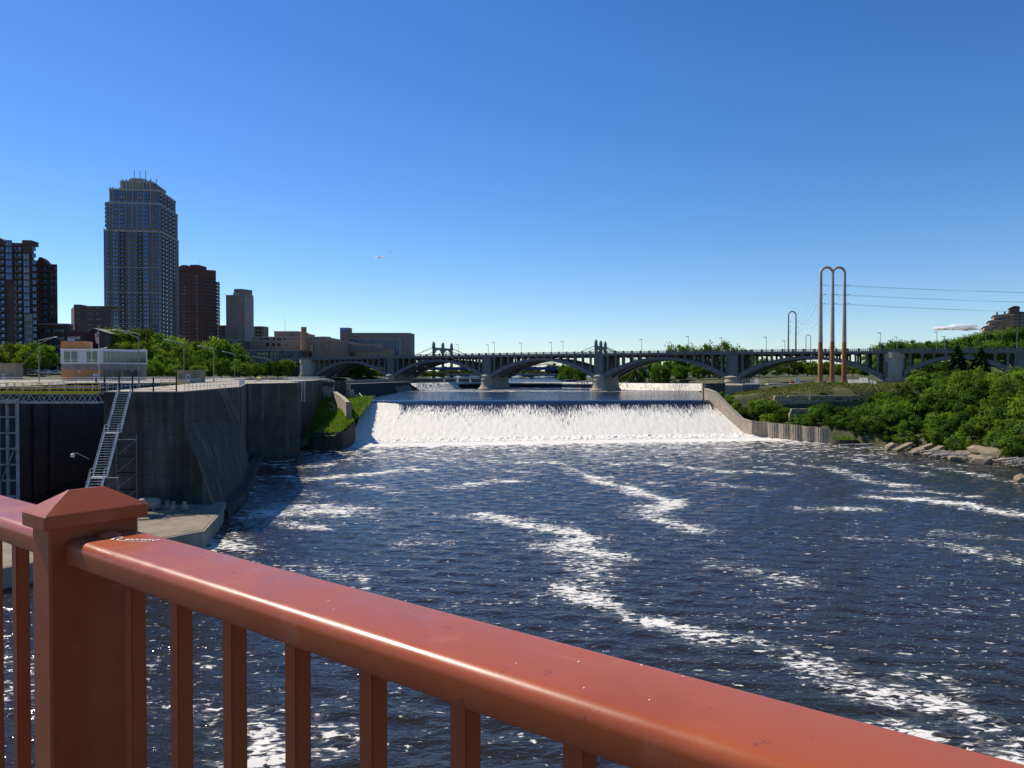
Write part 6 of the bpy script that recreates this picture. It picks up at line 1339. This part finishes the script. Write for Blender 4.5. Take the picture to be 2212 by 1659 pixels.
# under the left arches
for vx, D, vt, r in ((706, 545, 790, 5), (735, 550, 786, 6), (765, 540, 779, 5.5), (790, 550, 782, 6.5), (812, 530, 794, 6), (825, 540, 790, 6), (775, 500, 800, 4), (800, 498, 797, 5)):
    vplant('riverside_tree', 'green tree framed by the leftmost river arch of the bridge', 'tree', vx, D, vt, r, TREE_A + TREE_B, 'trees under the left arch', .08, 16.5)
for i, vx in enumerate(range(850, 1215, 13)):
    D = 760 + rnd.uniform(-30, 160); vplant('far_tree', 'small distant tree on the far bank under the bridge arches', 'tree', vx, D, rnd.uniform(797, 805), 7 + rnd.random() * 3, TREE_C, 'distant trees upstream under the arches', .05, 15.0)
for i in range(26):
    vx = rnd.uniform(960, 1260); D = rnd.uniform(1050, 1500); vplant('far_tree', 'hazy tree on the distant hillside upstream', 'tree', vx, D, rnd.uniform(783, 795), 12, TREE_C, 'distant hillside trees upstream', .05, 16.0)
# right: wooded bank behind the bridge
gr_ = 'trees on the wooded bank behind the bridge'
for vx, D, vt, r in ((1218, 610, 788, 6), (1234, 590, 784, 6.5), (1252, 570, 788, 6), (1330, 470, 795, 5), (1350, 480, 786, 6), (1375, 475, 783, 6), (1402, 480, 778, 7), (1432, 470, 776, 7), (1460, 480, 742, 8), (1482, 500, 746, 7), (1505, 480, 752, 7), (1532, 470, 741, 8), (1562, 480, 742, 8), (1590, 470, 748, 7.5), (1612, 480, 753, 7), (1425, 455, 786, 6), (1470, 450, 790, 6), (1510, 445, 783, 6), (1555, 440, 786, 6), (1600, 440, 785, 6.5), (1640, 440, 786, 6), (1680, 450, 779, 7), (1715, 440, 775, 7), (1745, 450, 778, 7), (1650, 470, 776, 6), (1625, 500, 770, 6), (1765, 420, 786, 6.5), (1790, 430, 783, 6.5), (1815, 422, 787, 6.5), (1842, 430, 783, 6.5), (1868, 425, 788, 6), (1890, 440, 782, 6)):
    vplant('bank_tree', ('tall tree showing above the bridge deck' if vt < 760 else 'dark leafy tree framed by the bridge arch') + ' on the wooded bank, ' + ('at the bank tip' if vx < 1300 else 'above the stranded driftwood' if vx < 1420 else 'behind the pier platform' if vx < 1580 else 'behind the notice board'), 'tree', vx, D, vt, r, TREE_B, gr_, .05)
for vx, D, vt, r in ((1905, 450, 744, 8), (1930, 450, 739, 9), (1960, 455, 735, 9), (1990, 450, 738, 9), (2015, 455, 737, 9), (2045, 450, 735, 9), (2075, 445, 733, 9), (1945, 470, 741, 9), (1978, 470, 740, 9), (2030, 470, 738, 9), (2060, 470, 737, 9), (2090, 450, 728, 9), (2100, 440, 724, 10), (2130, 430, 719, 9), (2160, 430, 716, 9), (2190, 430, 711, 10), (2220, 430, 714, 10), (2115, 400, 744, 8), (2150, 400, 740, 8), (2190, 400, 738, 9), (2225, 405, 735, 9), (1880, 470, 760, 6), (1960, 400, 785, 7), (1990, 395, 778, 7), (2020, 400, 783, 7), (2050, 395, 780, 7), (1945, 390, 790, 6), (2075, 390, 779, 7)):
    vplant('hill_tree', ('tree topping the bridge rail' if vt < 765 else 'shaded tree under the last arch') + ' ' + ('near the round pier' if vx < 1980 else 'behind the spruces' if vx < 2110 else 'below the terraced apartments'), 'tree', vx, D, vt, r, TREE_B + TREE_C[:1], 'trees behind the right end of the bridge', .04)
# two spruces
def spruce_mesh(seed):
    g = np.random.default_rng(seed); Vs, T = [], []
    for z in np.linspace(.08, .99, 34):
        R = .24 * (1 - z) ** .8 + .008; nb = int(16 + 46 * (1 - z))
        for k in range(nb):
            a = g.random() * 6.283; L = R * g.uniform(.6, 1.12); w = .028 * g.uniform(.6, 1.3); c, s = math.cos(a), math.sin(a); z0 = z + g.uniform(-.012, .012); r0 = L * g.uniform(.1, .75)
            p = np.array([[c * r0 - s * w, s * r0 + c * w, z0 - .1 * r0], [c * r0 + s * w, s * r0 - c * w, z0 - .1 * r0], [c * L + s * w * .3, s * L - c * w * .3, z0 - .26 * L - .012], [c * L - s * w * .3, s * L + c * w * .3, z0 - .26 * L]]); Vs.append(p); T.append(g.random())
    V3 = np.concatenate(Vs); n = len(Vs); return np_mesh('crown', V3, np.arange(4 * n).reshape(-1, 4), NEEDLE, [('tint', np.repeat(T, 4))], False)
for i, (vx, D, vt, lab) in enumerate(((2068, 284, 744, 'dark green spruce in front of the bridge, the one nearer the round pier'), (2118, 280, 750, 'dark green spruce in front of the bridge, the one farther from the round pier'))):
    x = (vx - 1106) / F * D; zb = gz(x, D); h = zat(vt, D) - zb; t = thing('spruce_tree', lab, 'tree', (x, D, zb)); put('trunk', TRUNK, t, (0, 0, 0), 0, (h * .7, h * .7, h)); put('crown', spruce_mesh(60 + i), t, (0, 0, 0), 0, (h * 1.75, h * 1.75, h))
# bushes of the right bank
def scatter(n, fx, label, name, cat, crowns, group, rr, hh, base=.02):
    for _ in range(n):
        x, y = fx(); r = rnd.uniform(*rr); plant(name, label, cat, x, y, r * rnd.uniform(*hh), r, crowns, group, base)
def between(v0, v1, d0, d1):
    def f():
        D = rnd.uniform(d0, d1); return (rnd.uniform(v0, v1) - 1106) / F * D, D
    return f
for vx, D, r, h in ((1560, 274, 2.4, 3.6), (1575, 268, 2.2, 3.2), (1592, 262, 2.8, 5.4), (1612, 258, 3.3, 6.6), (1632, 258, 3.5, 7.4), (1652, 256, 3.7, 8.2), (1672, 256, 3.4, 7.6), (1598, 254, 2.8, 5), (1620, 251, 3.0, 5.6), (1642, 248.5, 3.2, 5.8), (1664, 247.5, 3.0, 5.4), (1685, 247, 2.8, 5.0), (1690, 254, 2.6, 5.0), (1606, 248.5, 2.2, 4.2), (1628, 246.5, 2.2, 4.0), (1650, 245.5, 2.2, 3.6)):
    plant('bank_bush', 'dense green bush behind the abutment wall right of the falls', 'bush', (vx - 1106) / F * D, D, h, r, BUSH_A + BUSH_B, 'bushes behind the abutment wall', .0)
for vx, D, r, h in ((1708, 240, 2.5, 3.8), (1728, 238, 2.6, 4.0), (1748, 237, 2.5, 4.2), (1765, 238, 3.1, 6.0), (1785, 236, 3.3, 7.0), (1768, 244, 2.9, 6.4), (1805, 234, 3.3, 6.2), (1822, 234, 3.0, 5.6), (1840, 232, 3.0, 5.4), (1855, 228, 2.8, 5.0), (1718, 244, 2.2, 3.2), (1738, 243, 2.2, 3.0), (1795, 230, 2.4, 4.0), (1815, 228, 2.6, 4.4), (1835, 226, 2.6, 4.2), (1870, 225, 2.6, 4.6), (1800, 246, 2.4, 4.4), (1825, 252, 2.4, 3.8), (1850, 250, 2.2, 3.4), (1780, 256, 2.2, 3.4), (1752, 258, 1.8, 2.6)):
    plant('bank_bush', 'bush growing among the stone ruins above the sheet piles', 'bush', (vx - 1106) / F * D, D, h, r, BUSH_B + BUSH_A[:1], 'bushes among the stone ruins', .0)
for vx, D, r, h in ((1822, 218.5, 2.0, 3.4), (1840, 217.5, 2.2, 3.8), (1858, 217, 2.2, 3.6), (1876, 215.5, 2.2, 3.8), (1893, 215, 2.2, 3.6), (1850, 222, 2.6, 4.6), (1880, 220, 2.6, 4.8)):
    plant('shore_bush', 'bush at the water edge between the planter ring and the first boulder', 'bush', (vx - 1106) / F * D, D, h, r, BUSH_B + BUSH_A[:1], 'bushes between planter ring and boulders', .0)
scatter(26, between(1660, 1900, 266, 292), 'low scrubby shrub on the grass slope below the pylon', 'scrub', 'shrub', BUSH_B, 'scrub on the grass slope', (.7, 1.5), (.7, 1.0))
def zoned(x, y, zones):
    v = 1106 + F * x / y
    return next(nm for lim, nm in zones if v < lim)
def edge_x(y): return float(np.interp(y, RB_Y, RB_X))
for j, y0 in enumerate(np.arange(176, 296, 5.0)):
    x0 = max(edge_x(y0) + 1.6, ((1868 if y0 < 250 else 1905 if y0 < 262 else 1985) - 1106) / F * y0); x1 = (2275 - 1106) / F * y0; xx = x0 + rnd.random() * 2
    while xx < x1:
        x, y = xx + rnd.uniform(-1.2, 1.2), y0 + rnd.uniform(-2, 2); s_ = x - edge_x(y); sh = s_ < 8
        if not (y > 262 and x < (1930 - 1106) / F * y and rnd.random() < .6):
            r = rnd.uniform(2.3, 3.3) if sh else rnd.uniform(2.9, 4.2); hgt = r * (rnd.uniform(1.2, 1.7) if sh else rnd.uniform(1.35, 2.0)) * (.7 if y > 262 else 1.22)
            tone = rnd.random() < .4; size = 'broad' if r > 3.5 else 'small'; zone = zoned(x, y, ((1960, 'by the planter ring' if y < 250 else 'by the pale slabs'), (2080, 'above the driftwood'), (2150, 'above the biggest boulder'), (9999, 'near the lone rock')))
            tw_ = 'bright' if tone else 'deep'
            lab, grp = (('%s green %s bush at the right water edge %s' % (tw_, size, zone), 'bushes at the right water edge') if sh else ('%s green %s tree halfway up the right bank %s' % (tw_, size, zone), 'thicket trees halfway up the right bank') if y < 240 else ('%s green %s tree atop the right bank %s' % (tw_, size, zone), 'thicket trees at the top of the right bank'))
            plant('shore_bush' if sh else 'bank_thicket', lab, 'bush' if sh else 'tree', x, y, hgt, r, BUSH_A if tone else BUSH_B, grp, .0 if sh else .02)
        xx += rnd.uniform(2.6, 3.6) if sh else rnd.uniform(4.2, 5.6)
for vx, D, vt, r in ((2040, 250, 822, 4.0), (2075, 246, 806, 4.0), (2112, 240, 798, 4.5), (2140, 235, 812, 4.2), (2165, 225, 803, 4.5), (2195, 215, 797, 5), (2225, 205, 800, 5), (2180, 205, 845, 4.2), (2130, 214, 860, 4.0), (2215, 188, 860, 4.5)):
    vplant('bank_tree', 'taller bright green tree standing out of the thicket ' + ('beside the first spruce' if vx < 2090 else 'below the second spruce' if vx < 2135 else 'above the biggest boulder' if vt > 840 else 'before the terraced apartments'), 'tree', vx, D, vt, r, TREE_A, 'taller trees in the right bank thicket', .05)
# dry grass on the slope
pts = []
while len(pts) < 15000:
    x, y = random.uniform(82, 160), random.uniform(263.5, 305)
    if fnoise(x * .12, y * .12, 8) > -.3: pts.append((x, y, gz(x, y)))
struct(put('slope_grass', grass_mesh('slope_grass', pts, .55, .45, DRYG)), 'stuff')

# ================================================================ CARS
def car_mesh_parts(paint):
    prof = [(-2.25, .35), (2.2, .35), (2.25, .62), (2.1, .85), (1.2, .98), (-1.5, 1.02), (-2.2, .95)]
    body = MB(); body.loft([[(x * (1 - .03 * abs(s_)), y, z) for x, z in prof] for s_, y in ((1, -.88), (.3, -.9), (0, 0), (.3, .9), (1, .88))])
    cab = MB(); cab.loft([[(1.15, -.8, .96), (1.15, .8, .96), (-1.75, .8, 1.0), (-1.75, -.8, 1.0)], [(.45, -.66, 1.45), (.45, .66, 1.45), (-1.3, .66, 1.47), (-1.3, -.66, 1.47)]])
    gl = MB(); gl.hexa([(.95, -.83, 1.02), (-1.5, -.83, 1.04), (-1.5, -.78, 1.04), (.95, -.78, 1.02), (.42, -.72, 1.38), (-1.2, -.72, 1.4), (-1.2, -.66, 1.4), (.42, -.66, 1.38)]); gl.hexa([(1.2, -.68, 1.0), (1.2, .68, 1.0), (1.12, .68, 1.0), (1.12, -.68, 1.0), (.56, -.56, 1.4), (.56, .56, 1.4), (.45, .56, 1.4), (.45, -.56, 1.4)])
    wh_ = MB(); wh_.loft([[(.32 * math.cos(a), y, .32 * math.sin(a)) for a in np.linspace(0, 6.283, 15)[:-1]] for y in (-.1, .1)])
    return body.mesh('body', paint), cab.mesh('cabin', paint), gl.mesh('window_glass', GLASS_D), wh_.mesh('wheel', BLACK)
CW = car_mesh_parts(mat('white car paint', (.75, .75, .76), .25, .02, spec=.6)); CD = car_mesh_parts(mat('dark red car paint', (.09, .015, .018), .25, .05, spec=.6)); CS = car_mesh_parts(mat('silver car paint', (.42, .43, .45), .3, .03, metal=.5))
hl = MB(); hl.box(2.12, 2.2, .45, .78, .66, .8); hl.box(2.12, 2.2, -.78, -.45, .66, .8); HL = hl.mesh('headlight', WHITE)
for vx, D, kd, sc_y in ((42, 286, CW, 1.15), (62, 286, CD, 1), (82, 287, CW, 1), (97, 284, CS, 1), (104, 294, CW, 1.12), (124, 288, CW, 1.05), (56, 296, CW, 1.2), (118, 297, CS, 1.0), (76, 296, CS, 1.1)):
    x = (vx - 1106) / F * D; nm = {id(CW): 'white', id(CD): 'dark red', id(CS): 'silver'}[id(kd)]
    t = thing('parked_car', nm + ' car parked under the trees beside the lock', 'car', (x, D, gz(x, D)), rnd.uniform(-.3, .3), 'parked ' + nm + ' cars beside the lock')
    put('body', kd[0], t, None, 0, (1, 1, sc_y)); put('cabin', kd[1], t, None, 0, (1, 1, sc_y)); put('window_glass', kd[2], t, None, 0, (1, 1, sc_y)); put('headlight', HL, t)
    for wx_, wy_ in ((1.35, -.8), (1.35, .8), (-1.35, -.8), (-1.35, .8)): put('wheel', kd[3], t, (wx_, wy_, .32))
pipe_fence('car_park_fence', 'brown fence in front of the parked cars', [(-182, 276, 19.2), (-148, 278, 19.2)], 1.3, mat('brown fence timber', (.10, .06, .04), .9, .2), 1.2, 3, .07)

# ================================================================ CLOUDS
def cloud_mat(cover, w):
    m = bpy.data.materials.new('cloud vapour'); m.use_nodes = True; nt = m.node_tree; L = nt.links; nt.nodes.remove(nt.nodes['Principled BSDF']); tc = nt.nodes.new('ShaderNodeTexCoord')
    nz = _n(nt, 'ShaderNodeTexNoise', Scale=9.0 / w, Detail=5.0, Roughness=.6); L.new(tc.outputs['Object'], nz.inputs['Vector']); r = _n(nt, 'ShaderNodeMapRange'); r.inputs[1].default_value = .38; r.inputs[2].default_value = .62; r.inputs[3].default_value = cover * .25; r.inputs[4].default_value = cover; L.new(nz.outputs[0], r.inputs[0])
    d = nt.nodes.new('ShaderNodeBsdfDiffuse'); d.inputs[0].default_value = (.9, .9, .9, 1); t = nt.nodes.new('ShaderNodeBsdfTranslucent'); t.inputs[0].default_value = (.9, .9, .9, 1); a_ = nt.nodes.new('ShaderNodeAddShader'); mx0 = nt.nodes.new('ShaderNodeMixShader'); mx0.inputs[0].default_value = .5
    L.new(d.outputs[0], mx0.inputs[1]); L.new(t.outputs[0], mx0.inputs[2]); nt.nodes.remove(a_); tr = nt.nodes.new('ShaderNodeBsdfTransparent'); mx = nt.nodes.new('ShaderNodeMixShader'); L.new(r.outputs[0], mx.inputs[0]); L.new(tr.outputs[0], mx.inputs[1]); L.new(mx0.outputs[0], mx.inputs[2]); L.new(mx.outputs[0], nt.nodes['Material Output'].inputs[0]); return m
def cloud(label, vx, vy, D, w, h, dens, seed):
    g = random.Random(seed); bm = bmesh.new(); c = at(vx, vy, D)
    for i in range(16):
        q = g.uniform(-1, 1); r = (1 - abs(q) * .75) * g.uniform(.5, 1); mt = Matrix.Translation((q * w * .42, g.uniform(-.2, .2) * w, (r - .5) * h * .5)) @ Matrix.Diagonal((w * .16 * (.6 + r), w * .14 * (.6 + r), h * .42 * r, 1)); bmesh.ops.create_icosphere(bm, subdivisions=2, radius=1, matrix=mt)
    for v in bm.verts: n = mnoise.fractal(v.co * (5 / w), 1, 2, 3); v.co.z += n * h * .16; v.co.x += n * w * .02
    me = bpy.data.meshes.new('cloud'); bm.to_mesh(me); bm.free(); sharp(me, 180); me.materials.append(cloud_mat(dens, w))
    tag(put('cloud', me, None, c), label, 'cloud')
cloud('small flat bottomed white cloud low over the right trees', 2068, 709, 7000, 430, 75, .8, 1)
cloud('tiny bright wisp of cloud high above the arch bridge', 820, 556, 7000, 90, 24, .5, 2)
cloud('faint wisp of cloud beside the tiny bright wisp', 843, 543, 7000, 55, 12, .14, 3)
cloud('lone faint wisp of cloud in the mid sky', 935, 532, 7000, 60, 12, .14, 4)
